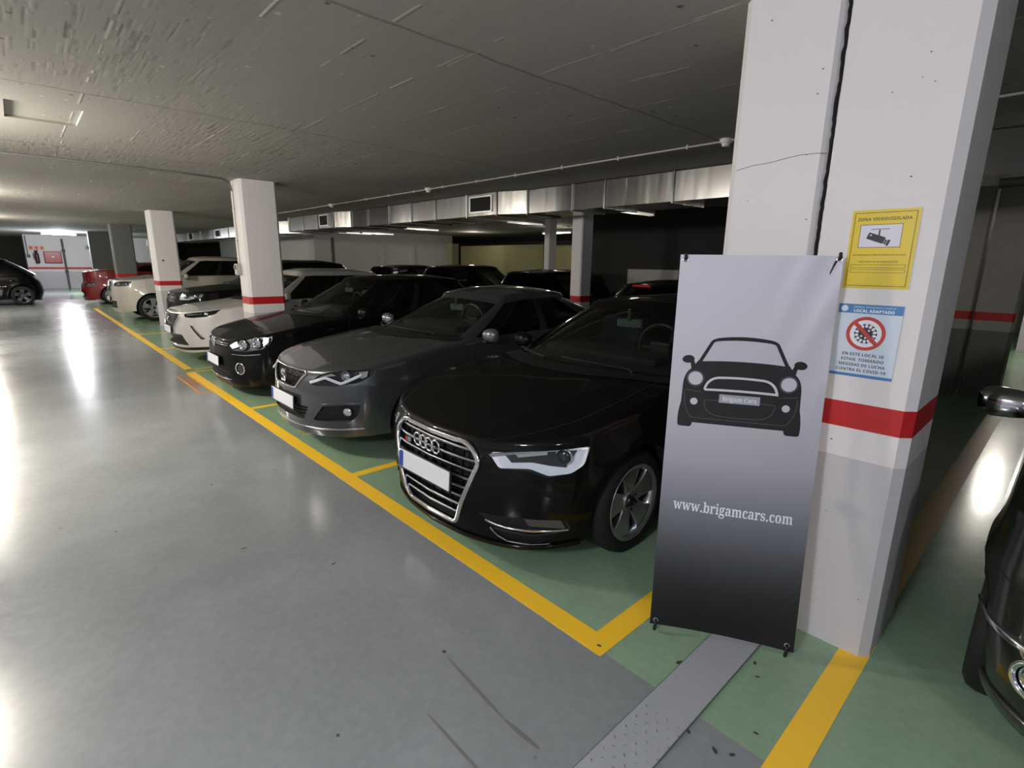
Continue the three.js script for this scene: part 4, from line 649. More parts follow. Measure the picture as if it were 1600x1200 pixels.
// a row of grille bars clipped to a front outline
function slats(c, f, ys, w, h, depth, mat, nm = 'slat', parent) {
  for (const y of ys) {
    let a = Infinity, b = -Infinity; const P = f.poly; for (let i = 0; i < P.length; i++) { const p = P[i], q = P[(i + 1) % P.length]; if ((p[1] - y) * (q[1] - y) < 0) { const x = p[0] + (q[0] - p[0]) * (y - p[1]) / (q[1] - p[1]); a = Math.min(a, x); b = Math.max(b, x); } }
    if (b - a < 0.03) continue;
    const pts = []; for (let k = 0; k <= 14; k++) pts.push(inPlaneCurve(c, f, lerp(a + 0.004, b - 0.004, k / 14), y, depth)); mesh(nm, bar(pts, w, h), mat, parent ?? c.t);
  }
}
const inPlaneCurve = (c, f, u, v, depth) => { const h = c.body.hit(f.yaw, u, v), { N } = c.body.frame(f.yaw); return h ? h.p.addScaledVector(N, -depth) : inPlane(c.body, f, u, v, depth); };
const panel = (c, f, depth, mat, nm = 'grille_panel', parent) => mesh(nm, plate3(c.body, f, shrink(f.poly, 0.995), depth, 0.004), mat, parent ?? c.t);

const hatchCabin = (o = {}) => ({ xa: 0.72, xr: 0.545, xd: 0.73, xrd: 0.52, dc: 1.13, da: 1.5, dd: 3.75, de: 4.0, rdc: 1.98, rda: 2.12, rdd: 3.5, rde: 3.7, roof: [[1.9, 1.375], [2.4, 1.42], [3.0, 1.42], [3.7, 1.37]], sideB: [[1.45, 0.745], [1.8, 0.785], [2.6, 0.8], [3.3, 0.785], [3.8, 0.74]],
  segs: [['frame', 0.05], ['side_window', 0.42], ['black', 0.47], ['side_window_rear', 0.8], ['frame', 1]], ...o });
const base = {
  L: 4.31, hw: 0.89, wheels: [0.86, 3.47], wr: 0.318, tuck: 0.012, yLip: 0.14, ySill: 0.2,
  planF: [[0, 0], [0.3, 0.018], [0.55, 0.075], [0.75, 0.18], [0.88, 0.31], [0.95, 0.44], [1, 0.74]], planR: [[0, 0], [0.5, 0.05], [0.8, 0.16], [0.95, 0.35], [1, 0.6]],
  FP: [[0.13, 0.06], [0.2, 0.03], [0.28, 0.01], [0.4, 0], [0.55, 0.006], [0.66, 0.022], [0.74, 0.05], [0.82, 0.1]], RP: [[0.2, 0.08], [0.45, 0], [0.8, 0.06], [1, 0.2]],
  W: [[0.14, 0.94], [0.25, 0.965], [0.4, 0.99], [0.55, 1], [0.66, 1.0], [0.7, 0.992], [0.82, 0.972], [0.95, 0.935], [1.05, 0.9]], T: [[0, 0.985], [1.0, 1], [3.4, 1], [4, 0.97], [4.31, 0.94]],
  HC: [[0, 0.74], [0.12, 0.772], [0.3, 0.822], [0.6, 0.892], [0.9, 0.948], [1.2, 0.99], [1.6, 1.0], [3, 1.03], [4, 1.04], [4.31, 1]], CR: [[0, 0.03], [0.5, 0.06], [1.1, 0.075], [2, 0.06], [4.3, 0.06]], FR: [[0, 0.03], [0.3, 0.04], [0.8, 0.05], [1.2, 0.045], [4.3, 0.06]],
  hoodSeam: [[0.46, 0.12], [0.6, 0.3], [0.7, 0.6], [0.72, 1.0], [0.71, 1.3]],
  doorSeams: [[[1.42, 0.26], [1.36, 0.6], [1.45, 0.9]], [[2.5, 0.25], [2.52, 0.6], [2.5, 0.94]], [[1.42, 0.26], [2.5, 0.25], [3.1, 0.3]]], handles: [[2.25, 0.82], [3.2, 0.84]],
  mirror: [0.94, 1.0, 1.72],
};
const puddle = (dx) => (x, d) => 0.006 * Math.exp(-(((x - (0.34 + 0.2 * d)) / 0.05) ** 2)) * smooth(0.05, 0.4, d) * (1 - smooth(1.0, 1.3, d));

// --- near black hatchback
makeCar('audi', {
  ...base, paint: black(0x0b0908), dome: puddle(), fine: 34, fineV: 34,
  cabin: hatchCabin({ xa: 0.75, da: 1.46 }), wheel: { spokes: 5, width: 0.055, tip: 1.75, rim: 0.225, turn: 0.15, mat: M.alloy },
  plateAt: [0.5, 0.03],
  features: [
    { id: 'grille', yaw: 0, depth: 0.07, round: 0.05, poly: [[-0.32, 0.722], [0.32, 0.722], [0.415, 0.645], [0.245, 0.235], [-0.245, 0.235], [-0.415, 0.645]], wall: 'grille_pocket',
      fill(f, b, c) {
        panel(c, f, 0.06, M.mesh);
        slats(c, f, [0.685, 0.63, 0.575, 0.52, 0.465, 0.41, 0.355, 0.3], 0.012, 0.014, 0.012, M.satin); slats(c, f, [0.676, 0.621, 0.566, 0.511, 0.456, 0.401, 0.346, 0.291], 0.01, 0.05, 0.035, M.lampDark, 'slat_web');
        for (let i = 0; i < 9; i++) { const u = -0.34 + i * 0.085; mesh('grille_strut', bar([0.7, 0.6, 0.5, 0.4, 0.27].filter((y) => Math.abs(u) < lerp(0.24, 0.4, (y - 0.24) / 0.4)).map((y) => inPlaneCurve(c, f, u, Math.max(y, 0.25), 0.04)), 0.008, 0.02), M.lampDark, c.t); }
        c.trim('grille_frame', 0, f.poly, 0.03, 0.03, M.chrome, { closed: true, off: 0.004 });
        const e = emblem(c); for (let i = 0; i < 4; i++) { const q = inPlaneCurve(c, f, -0.11 + i * 0.062, 0.645, -0.012); mesh('ring', ring(0.038, 0.0065, q, faceYaw(0)), M.chrome, e); }
        const q = inPlaneCurve(c, f, -0.235, 0.61, -0.004), s = emblem(c, 'model_badge'); mesh('badge_red', box(0.02, 0.028, 0.006, q.x - 0.02, q.y, q.z), M.lensRed, s); mesh('badge_silver', box(0.034, 0.028, 0.006, q.x + 0.012, q.y, q.z), M.satin, s);
      } },
    { id: 'headlight', yaw: 25, depth: 0.075, mirror: true, round: 0.018, part: 'headlight', lens: M.lens, wall: 'lamp_pocket', poly: [[0.455, 0.702], [0.7, 0.732], [0.955, 0.752], [0.94, 0.66], [0.88, 0.614], [0.77, 0.597], [0.67, 0.63], [0.515, 0.628]],
      fill(f, b, c) {
        f.put('daylight_band', plate3(b, f, shrink(f.poly, 0.985), 0.05, 0.03), M.drl);
        const inner = [[0.535, 0.703], [0.78, 0.732], [0.9, 0.742], [0.85, 0.645], [0.776, 0.65], [0.68, 0.664], [0.578, 0.66]];
        f.put('lamp_bowl', plate3(b, f, inner, 0.048, 0.034), M.lampDark);
        f.put('light_bar', plate3(b, f, [[0.596, 0.702], [0.75, 0.722], [0.752, 0.706], [0.61, 0.688]], 0.02, 0.012), M.reflector);
        f.put('chrome_lip', plate3(b, f, [[0.46, 0.7], [0.7, 0.73], [0.95, 0.75], [0.945, 0.738], [0.7, 0.716], [0.475, 0.687]], 0.03, 0.022), M.chrome);
        const q = inPlane(b, f, 0.832, 0.697, 0.012), fa = faceYaw(25); f.put('projector_ring', ring(0.044, 0.006, q, fa), M.chrome); f.put('projector', dome(0.041, inPlane(b, f, 0.832, 0.697, 0.018), fa, 0.55), new THREE.MeshPhysicalMaterial({ color: 0x20242a, roughness: 0.05, clearcoat: 1 }));
      } },
    { id: 'fog', yaw: 25, depth: 0.05, mirror: true, round: 0.012, wall: 'intake_pocket', poly: [[0.392, 0.352], [0.62, 0.362], [0.862, 0.35], [0.885, 0.288], [0.72, 0.198], [0.56, 0.194], [0.5, 0.226]],
      fill(f, b, c) {
        c.both('intake_grille', plate3(b, f, shrink(f.poly, 0.99), 0.045, 0.01), M.mesh);
        const tr = (nm, uv, w, h, m, off) => c.trim(nm, 25, uv, w, h, m, { mirror: true, off });
        tr('chrome_strip', [[0.435, 0.312], [0.49, 0.297], [0.56, 0.287], [0.68, 0.282], [0.872, 0.282]], 0.014, 0.014, M.chrome, -0.006);
        tr('intake_lip', [[0.465, 0.272], [0.505, 0.23], [0.56, 0.2], [0.69, 0.192], [0.78, 0.2]], 0.008, 0.008, M.satin, 0.0);
        tr('intake_slat', [[0.47, 0.262], [0.7, 0.242], [0.85, 0.262]], 0.016, 0.02, M.black, -0.02);
        c.both('fog_lamp', plate3(b, f, [[0.636, 0.352], [0.838, 0.345], [0.862, 0.298], [0.675, 0.298]], 0.03, 0.022), new THREE.MeshPhysicalMaterial({ color: 0x55534a, roughness: 0.1, clearcoat: 1, metalness: 0.4 }));
      } },
  ],
  extra(c) {
    for (const y of [0.175]) c.trim('front_splitter', 0, [[-0.8, y + 0.02], [-0.6, y], [0, y - 0.012], [0.6, y], [0.8, y + 0.02]], 0.03, 0.02, c.P, { off: 0.008, step: 0.04 });
    c.trim('bumper_crease', 25, [[0.44, 0.588], [0.62, 0.575], [0.8, 0.565]], 0.006, 0.004, c.P, { mirror: true });
  },
}, [-2.44, 0, -1.6], 0, 'car', 'near black hatchback with a tall chrome-framed grille, right beside the banner', 'cars parked in the front row');

// --- dark grey saloon
makeCar('seat', {
  ...base, paint: paint(0x43474b, 0.55, 0.36), L: 4.66, hw: 0.886, yLip: 0.2, ySill: 0.22, wheels: [0.94, 3.6], dome: puddle(), fine: 32, fineV: 32,
  planF: [[0, 0], [0.3, 0.02], [0.55, 0.085], [0.75, 0.19], [0.88, 0.32], [0.95, 0.46], [1, 0.76]],
  cabin: hatchCabin({ dc: 1.12, da: 1.48, rdc: 1.96, rda: 2.12, dd: 3.85, de: 4.15, rdd: 3.15, rde: 3.35, roof: [[2.1, 1.36], [2.4, 1.405], [2.7, 1.415], [3.0, 1.395], [3.4, 1.33]], sideB: [[1.6, 0.745], [1.9, 0.785], [2.6, 0.8], [3.3, 0.785], [3.9, 0.72]] }),
  doorSeams: [[[1.5, 0.26], [1.45, 0.6], [1.55, 0.9]], [[2.6, 0.25], [2.62, 0.6], [2.6, 0.94]]], handles: [[2.35, 0.82], [3.3, 0.84]], hoodSeam: [[0.34, 0.1], [0.5, 0.25], [0.66, 0.55], [0.7, 1.0], [0.71, 1.3]],
  rearSeat: [1.5, -0.14], mirror: [0.94, 1.0, 1.64], mirrorMat: paint(0x777b80, 0.6, 0.3), wheel: { spokes: 7, width: 0.04, rim: 0.215 }, plateAt: [0.475, 0.02],
  features: [
    { id: 'grille', yaw: 0, depth: 0.05, round: 0.035, poly: [[-0.33, 0.752], [0.33, 0.752], [0.35, 0.735], [0.22, 0.595], [-0.22, 0.595], [-0.35, 0.735]], wall: 'grille_pocket',
      fill(f, b, c) {
        panel(c, f, 0.04, M.mesh); c.trim('grille_frame', 0, f.poly, 0.02, 0.022, M.chrome, { closed: true, off: 0.002 });
        const net = []; for (const s of [-1, 1]) for (let i = -16; i <= 16; i++) { const pts = []; for (let k = 0; k <= 6; k++) { const y = lerp(0.602, 0.745, k / 6), u = i * 0.04 + s * (y - 0.67) * 0.8; if (Math.abs(u) < lerp(0.2, 0.33, (y - 0.6) / 0.145)) pts.push(inPlaneCurve(c, f, u, y, 0.02)); } if (pts.length > 2) net.push(sweep(pts, pts.map(() => V(0, 0, 1)), 0.006, 0.008, false, 4)); } mesh('grille_mesh', merge(net), M.lampDark, c.t);
        const e = emblem(c), q = inPlaneCurve(c, f, 0, 0.675, -0.006), W = 0.048, sh = (pts) => { const g = new THREE.ExtrudeGeometry(new THREE.Shape(pts.map((p) => new THREE.Vector2(...p))), { depth: 0.012, bevelEnabled: true, bevelSize: 0.002, bevelThickness: 0.002, bevelSegments: 1 }); return g.translate(q.x, q.y, q.z); };
        mesh('letter_stroke', sh([[W, 0.052], [-W * 0.6, 0.052], [-W, 0.034], [-W, 0.012], [W * 0.25, -0.012], [W * 0.25, 0.006], [-W * 0.55, 0.02], [-W * 0.55, 0.03], [W, 0.03]]), M.chrome, e);
        mesh('letter_stroke', sh([[-W, -0.052], [W * 0.6, -0.052], [W, -0.034], [W, -0.008], [-W * 0.25, 0.006], [-W * 0.25, -0.012], [W * 0.55, -0.022], [W * 0.55, -0.03], [-W, -0.03]]), M.chrome, e);
      } },
    { id: 'headlight', yaw: 25, depth: 0.08, mirror: true, round: 0.015, part: 'headlight', lens: M.lens, wall: 'lamp_pocket', poly: [[0.395, 0.655], [0.5, 0.738], [0.6, 0.768], [0.75, 0.79], [0.935, 0.795], [0.93, 0.745], [0.85, 0.69], [0.7, 0.66], [0.49, 0.648]],
      fill(f, b, c) {
        f.put('lamp_bowl', plate3(b, f, shrink(f.poly, 0.985), 0.065, 0.02), M.lampDark);
        const zig = [[0.425, 0.672], [0.55, 0.715], [0.685, 0.672], [0.72, 0.682], [0.86, 0.752]]; f.put('daylight_strip', bar(densify(zig, 0.03).map(([u, v]) => inPlane(b, f, u, v, 0.018)), 0.026, 0.016, b.frame(25).N), M.drl);
        f.put('reflector', plate3(b, f, [[0.49, 0.718], [0.6, 0.752], [0.64, 0.735], [0.56, 0.725]], 0.035, 0.02), M.reflector); f.put('reflector', plate3(b, f, [[0.83, 0.775], [0.91, 0.785], [0.905, 0.74], [0.86, 0.72]], 0.04, 0.03), M.reflector);
        const fa = faceYaw(25); f.put('projector', dome(0.034, inPlane(b, f, 0.715, 0.735, 0.03), fa, 0.5), M.chrome); f.put('projector_ring', ring(0.04, 0.005, inPlane(b, f, 0.715, 0.735, 0.026), fa), M.satin);
      } },
    { id: 'fog', yaw: 25, depth: 0.05, mirror: true, round: 0.02, wall: 'intake_pocket', poly: [[0.43, 0.345], [0.545, 0.478], [0.72, 0.5], [0.86, 0.5], [0.835, 0.41], [0.79, 0.362], [0.55, 0.345]],
      fill(f, b, c) { c.both('intake_grille', plate3(b, f, shrink(f.poly, 0.99), 0.045, 0.01), M.mesh); const q = inPlane(b, f, 0.735, 0.43, 0.03); c.both('fog_lamp', dome(0.042, q, faceYaw(30), 0.4), M.reflector); c.both('fog_ring', ring(0.046, 0.006, q, faceYaw(30)), M.black); c.trim('intake_lip', 25, [[0.53, 0.486], [0.6, 0.505], [0.72, 0.515], [0.86, 0.512]], 0.012, 0.012, c.P, { mirror: true, off: 0.003 }); } },
    { id: 'lower', yaw: 0, depth: 0.05, round: 0.02, wall: 'intake_pocket', poly: [[-0.4, 0.455], [0.4, 0.455], [0.33, 0.335], [-0.33, 0.335]], fill(f, b, c) { panel(c, f, 0.045, M.mesh, 'intake_grille'); slats(c, f, [0.43, 0.4, 0.37], 0.008, 0.02, 0.02, M.black, 'intake_slat'); } },
  ],
  extra(c) {
    c.trim('bumper_lip', 0, [[-0.78, 0.29], [-0.5, 0.27], [0, 0.262], [0.5, 0.27], [0.78, 0.29]], 0.014, 0.01, M.satin, { off: 0.003, step: 0.04 });
    const q = c.body.side(1.22, 0.72); c.both('side_repeater', rbox(0.012, 0.024, 0.07, 0.004, q.p.x + 0.004, 0.72, -1.22), M.chrome);
  },
}, [-4.73, 0, -1.6], 0, 'car', 'dark grey saloon with a small shield grille and zigzag headlamp, between two black cars', 'cars parked in the front row');

// --- black hatchback with round fog lamps
makeCar('golf', {
  ...base, paint: black(0x060606), L: 4.2, hw: 0.89, wheels: [0.87, 3.45],
  HC: [[0, 0.705], [0.12, 0.748], [0.3, 0.812], [0.6, 0.89], [0.9, 0.945], [1.15, 0.985], [1.6, 1.0], [3, 1.03], [4, 1.04], [4.31, 1]],
  planF: [[0, 0], [0.3, 0.015], [0.55, 0.065], [0.75, 0.15], [0.88, 0.27], [0.95, 0.4], [1, 0.7]],
  cabin: hatchCabin({ dc: 1.1, da: 1.42, rdc: 1.88, rda: 2.02, roof: [[1.8, 1.42], [2.3, 1.475], [3.0, 1.48], [3.7, 1.42]] }), mirror: [0.94, 1.01, 1.6], wheel: { spokes: 5, width: 0.05, rim: 0.21 }, plateAt: [0.45, 0.02], seatMat: M.seatGrey,
  features: [
    { id: 'grille', yaw: 0, depth: 0.04, round: 0.012, poly: [[-0.44, 0.7], [0.44, 0.7], [0.4, 0.635], [-0.4, 0.635]], wall: 'grille_pocket', fill(f, b, c) {
      panel(c, f, 0.035, M.mesh); slats(c, f, [0.655, 0.682], 0.01, 0.016, 0.0, M.chrome);
      const e = emblem(c), q = inPlaneCurve(c, f, 0, 0.668, -0.01); mesh('ring', ring(0.055, 0.006, q, faceYaw(0)), M.chrome, e); mesh('back', disc(0.052, 0.01, q, faceYaw(0)), M.lampDark, e);
      const L = (pts) => bar(densify(pts, 0.02).map(([x, y]) => V(q.x + x, q.y + y, q.z + 0.006)), 0.01, 0.006); mesh('letter_v', L([[-0.022, 0.046], [0, 0.006], [0.022, 0.046]]), M.chrome, e); mesh('letter_w', L([[-0.045, 0.02], [-0.02, -0.042], [0, 0.0], [0.02, -0.042], [0.045, 0.02]]), M.chrome, e); } },
    { id: 'headlight', yaw: 25, depth: 0.08, mirror: true, round: 0.03, part: 'headlight', lens: M.lens, wall: 'lamp_pocket', poly: [[0.42, 0.655], [0.5, 0.71], [0.66, 0.765], [0.82, 0.79], [0.955, 0.785], [0.95, 0.71], [0.88, 0.63], [0.7, 0.6], [0.5, 0.6]],
      fill(f, b, c) { f.put('lamp_bowl', plate3(b, f, shrink(f.poly, 0.985), 0.07, 0.02), M.lampDark); const fa = faceYaw(22); for (const [u, v, r] of [[0.62, 0.672, 0.056], [0.78, 0.7, 0.062]]) { f.put('projector_ring', ring(r, 0.012, inPlane(b, f, u, v, 0.03), fa), M.chrome); f.put('projector', dome(r * 0.92, inPlane(b, f, u, v, 0.045), fa, 0.4), M.reflector); } f.put('indicator', plate3(b, f, [[0.86, 0.765], [0.93, 0.765], [0.93, 0.71], [0.88, 0.665]], 0.04, 0.02), M.satin); f.put('reflector_wing', plate3(b, f, [[0.46, 0.665], [0.54, 0.715], [0.57, 0.65], [0.5, 0.625]], 0.045, 0.02), M.satin); } },
    { id: 'lower', yaw: 0, depth: 0.05, round: 0.02, wall: 'intake_pocket', poly: [[-0.44, 0.38], [0.44, 0.38], [0.4, 0.255], [-0.4, 0.255]], fill(f, b, c) { panel(c, f, 0.045, M.mesh, 'intake_grille'); slats(c, f, [0.35, 0.32, 0.285], 0.008, 0.02, 0.015, M.black, 'intake_slat'); } },
    { id: 'fog', yaw: 20, depth: 0.03, mirror: true, wall: 'intake_pocket', poly: ellipse(0.615, 0.39, 0.066), fill(f, b, c) { const fa = faceYaw(28), q = inPlane(b, f, 0.615, 0.39, 0.0); c.both('fog_ring', ring(0.066, 0.009, q, fa), M.chrome); c.both('fog_lamp', dome(0.058, inPlane(b, f, 0.615, 0.39, 0.016), fa, 0.3), new THREE.MeshPhysicalMaterial({ color: 0x26282c, roughness: 0.08, clearcoat: 1 })); } },
  ],
  extra(c) { c.trim('chrome_lip', 0, [[-0.42, 0.235], [-0.2, 0.228], [0.2, 0.228], [0.42, 0.235]], 0.012, 0.008, M.chrome, { off: 0.002, step: 0.04 }); c.trim('bumper_strip', 20, [[0.5, 0.56], [0.7, 0.557], [0.86, 0.57]], 0.008, 0.006, M.satin, { mirror: true, off: 0.002 }); },
}, [-7.35, 0, -1.67], 0, 'car', 'black hatchback with a round chrome-ringed fog lamp, between the grey saloon and the white pillar', 'cars parked in the front row');

// --- white crossover
const suvHC = [[0, 0.82], [0.12, 0.862], [0.3, 0.9], [0.6, 0.95], [0.9, 0.99], [1.2, 1.03], [1.6, 1.05], [3, 1.08], [4, 1.1], [4.6, 1.05]];
makeCar('mazda', {
  ...base, paint: paint(0xc6c4c1, 0.05, 0.45), L: 4.27, wheels: [0.86, 3.43], wr: 0.33, ySill: 0.26, yLip: 0.2, HC: suvHC, FP: [[0.2, 0.08], [0.3, 0.03], [0.42, 0.01], [0.55, 0], [0.7, 0.008], [0.8, 0.03], [0.86, 0.07], [0.95, 0.14]],
  W: [[0.14, 0.93], [0.3, 0.97], [0.45, 0.995], [0.6, 1], [0.75, 0.992], [0.9, 0.97], [1.02, 0.93], [1.12, 0.9]],
  cabin: hatchCabin({ dc: 1.13, da: 1.48, rdc: 1.92, rda: 2.05, roof: [[1.85, 1.475], [2.3, 1.53], [3.0, 1.53], [3.7, 1.47]] }), mirror: [0.95, 1.08, 1.62], mirrorMat: paint(0xc6c4c1, 0.05, 0.4), wheel: { spokes: 10, width: 0.03, rim: 0.225, mat: M.alloyDark }, plateAt: [0.56, 0.02],
  features: [
    { id: 'grille', yaw: 0, depth: 0.06, round: 0.05, poly: [[-0.44, 0.82], [0.44, 0.82], [0.42, 0.74], [0.3, 0.615], [-0.3, 0.615], [-0.42, 0.74]], wall: 'grille_pocket', fill(f, b, c) { panel(c, f, 0.05, M.mesh); slats(c, f, [0.79, 0.76, 0.73, 0.7, 0.67, 0.64], 0.008, 0.03, 0.02, M.lampDark); c.trim('grille_wing', 0, [[-0.46, 0.79], [-0.42, 0.73], [-0.31, 0.605], [0.31, 0.605], [0.42, 0.73], [0.46, 0.79]], 0.03, 0.03, M.chrome, { off: 0.004 });
      const e = emblem(c), q = inPlaneCurve(c, f, 0, 0.74, -0.008); mesh('ring', new THREE.TorusGeometry(0.07, 0.007, 8, 40).scale(1, 0.78, 1).translate(q.x, q.y, q.z), M.chrome, e); mesh('wing', bar([[-0.062, 0.018], [-0.03, 0.012], [0, -0.026], [0.03, 0.012], [0.062, 0.018]].map(([x, y]) => V(q.x + x, q.y + y, q.z + 0.002)), 0.01, 0.008), M.chrome, e); } },
    { id: 'headlight', yaw: 28, depth: 0.07, mirror: true, round: 0.012, part: 'headlight', lens: M.lens, wall: 'lamp_pocket', poly: [[0.54, 0.825], [0.72, 0.85], [0.9, 0.87], [1.02, 0.895], [0.985, 0.83], [0.9, 0.788], [0.7, 0.768], [0.57, 0.778]], fill(f, b, c) { f.put('lamp_bowl', plate3(b, f, shrink(f.poly, 0.985), 0.06, 0.02), M.lampDark); f.put('light_bar', plate3(b, f, [[0.6, 0.82], [0.79, 0.842], [0.79, 0.818], [0.61, 0.803]], 0.03, 0.02), M.reflector); f.put('projector', dome(0.03, inPlane(b, f, 0.86, 0.822, 0.03), faceYaw(28), 0.5), M.reflector); f.put('projector_ring', ring(0.036, 0.006, inPlane(b, f, 0.86, 0.822, 0.025), faceYaw(28)), M.chrome); } },
    { id: 'slit', yaw: 25, depth: 0.04, mirror: true, round: 0.012, wall: 'intake_pocket', poly: [[0.66, 0.655], [0.72, 0.64], [0.86, 0.44], [0.81, 0.43]], fill(f, b, c) { c.both('fog_lamp', plate3(b, f, shrink(f.poly, 0.8), 0.03, 0.015), M.satin); } },
    { id: 'lower', yaw: 0, depth: 0.05, round: 0.02, wall: 'intake_pocket', poly: [[-0.5, 0.5], [0.5, 0.5], [0.58, 0.33], [-0.58, 0.33]], fill(f, b, c) { panel(c, f, 0.045, M.mesh, 'intake_grille'); } },
  ],
  extra(c) { c.trim('lower_skirt', 0, [[-0.8, 0.29], [-0.5, 0.268], [0, 0.262], [0.5, 0.268], [0.8, 0.29]], 0.05, 0.014, M.black, { off: 0.002, step: 0.05 }); },
}, [-10.1, 0, -1.68], 0, 'car', 'white crossover with slim headlamps, left of the white pillar', 'cars parked in the front row');

// --- cars farther along the row: simpler fronts
const plainFront = (o = {}) => [
  { id: 'grille', yaw: 0, depth: 0.05, round: 0.03, poly: o.grille ?? [[-0.36, 0.76], [0.36, 0.76], [0.34, 0.66], [-0.34, 0.66]], wall: 'grille_pocket', fill(f, b, c) { panel(c, f, 0.045, M.mesh); slats(c, f, o.slats ?? [0.69, 0.725], 0.012, 0.016, 0.004, o.slatMat ?? M.chrome); if (o.kidney) { c.trim('grille_frame', 0, f.poly, 0.03, 0.03, M.chrome, { closed: true, off: 0.004 }); const ys = f.poly.map((p) => p[1]); mesh('grille_divider', bar([Math.min(...ys) + 0.01, (Math.min(...ys) + Math.max(...ys)) / 2, Math.max(...ys) - 0.01].map((y) => inPlaneCurve(c, f, 0, y, 0)), 0.05, 0.03), M.chrome, c.t); } const q = inPlaneCurve(c, f, 0, o.emb ?? 0.71, -0.01); mesh('emblem', disc(0.045, 0.01, q, faceYaw(0)), M.chrome, c.t); } },
  { id: 'headlight', yaw: 25, depth: 0.08, mirror: true, round: 0.02, part: 'headlight', lens: M.lens, wall: 'lamp_pocket', poly: o.lamp ?? [[0.43, 0.74], [0.7, 0.79], [0.94, 0.8], [0.9, 0.7], [0.7, 0.66], [0.46, 0.665]], fill(f, b) { f.put('lamp_bowl', plate3(b, f, shrink(f.poly, 0.985), 0.07, 0.02), M.satin); const cen = shrink(f.poly, 0)[0]; for (const k of [-0.1, 0.1]) f.put('projector', dome(0.04, inPlane(b, f, cen[0] + k, cen[1], 0.03), faceYaw(22), 0.5), M.reflector); } },
  { id: 'lower', yaw: 0, depth: 0.05, round: 0.02, wall: 'intake_pocket', poly: o.lower ?? [[-0.5, 0.42], [0.5, 0.42], [0.46, 0.28], [-0.46, 0.28]], fill(f, b, c) { panel(c, f, 0.045, M.mesh, 'intake_grille'); } },
];
makeCar('black', { ...base, paint: black(0x070707), L: 4.4, HC: [[0, 0.99], [0.12, 1.03], [0.3, 1.07], [0.6, 1.11], [0.9, 1.14], [1.2, 1.16], [1.6, 1.17], [4.5, 1.18]], W: [[0.14, 0.93], [0.3, 0.97], [0.5, 1], [0.8, 1], [1.0, 0.97], [1.15, 0.93], [1.3, 0.9]], wr: 0.35, FP: [[0.24, 0.08], [0.4, 0.02], [0.6, 0], [0.8, 0.01], [0.95, 0.04], [1.05, 0.1]], cabin: hatchCabin({ roof: [[1.9, 1.62], [2.4, 1.68], [3.0, 1.68], [3.7, 1.6]] }), mirror: [0.95, 1.2, 1.7], wheel: { spokes: 5 }, plateAt: [0.56, 0.02], features: plainFront({ grille: [[-0.4, 0.97], [0.4, 0.97], [0.36, 0.83], [-0.36, 0.83]], slats: [0.86, 0.895, 0.93], emb: 0.9, lamp: [[0.46, 0.98], [0.7, 1.01], [0.95, 1.03], [0.93, 0.95], [0.7, 0.89], [0.48, 0.89]], lower: [[-0.55, 0.5], [0.55, 0.5], [0.5, 0.34], [-0.5, 0.34]] }) }, [-12.4, 0, -2.1], 0, 'car', 'tall black car with bright lamps, between the white crossover and the second white pillar', 'cars parked in the front row');
makeCar('white', { ...base, paint: paint(0xbdb8b0, 0.1, 0.45), L: 4.6, hw: 0.94, wr: 0.36, ySill: 0.3, yLip: 0.24, HC: [[0, 1.06], [0.12, 1.1], [0.3, 1.13], [0.6, 1.17], [0.9, 1.2], [1.2, 1.22], [1.6, 1.23], [3, 1.25], [4.6, 1.22]], FP: [[0.24, 0.08], [0.4, 0.02], [0.6, 0], [0.85, 0.01], [1.02, 0.04], [1.12, 0.1]], W: [[0.14, 0.93], [0.3, 0.97], [0.5, 1], [0.8, 1], [1.0, 0.97], [1.15, 0.93], [1.3, 0.9]], cabin: hatchCabin({ roof: [[1.9, 1.69], [2.4, 1.75], [3.0, 1.75], [3.7, 1.68]] }), mirror: [1.0, 1.2, 1.7], wheel: { spokes: 5 }, plateAt: [0.6, 0.02], features: plainFront({ grille: [[-0.34, 1.05], [0.34, 1.05], [0.38, 0.98], [0.3, 0.8], [-0.3, 0.8], [-0.38, 0.98]], slats: [0.84, 0.88, 0.92, 0.96, 1.0], slatMat: M.lampDark, kidney: true, emb: 1.07, lamp: [[0.47, 1.03], [0.7, 1.06], [0.96, 1.07], [0.92, 0.96], [0.7, 0.93], [0.48, 0.94]], lower: [[-0.55, 0.55], [0.55, 0.55], [0.5, 0.36], [-0.5, 0.36]] }) }, [-18.0, 0, -1.72], 0, 'car', 'white off-roader with black chrome-edged grille, beyond the second white pillar', 'cars parked in the front row');
makeCar('red', { ...base, paint: paint(0x6a0c10, 0.1, 0.4), L: 4.1, HC: [[0, 1.08], [0.12, 1.15], [0.3, 1.21], [0.6, 1.27], [0.9, 1.3], [1.2, 1.3], [1.6, 1.25], [4.3, 1.15]], W: [[0.14, 0.93], [0.3, 0.97], [0.5, 1], [0.9, 1], [1.2, 0.97], [1.5, 0.9]], cabin: hatchCabin({ dc: 1.0, da: 1.35, rdc: 1.75, rda: 1.9, roof: [[1.7, 1.5], [2.2, 1.52], [3.0, 1.5], [3.7, 1.45]] }), wheel: { spokes: 6 }, plateAt: [0.5, 0.02], features: plainFront(), wheels: [0.82, 3.3] }, [-25.0, 0, -1.6], 0, 'car', 'small dark red car beyond the shaded pillar at the far end of the row', 'cars parked in the front row');
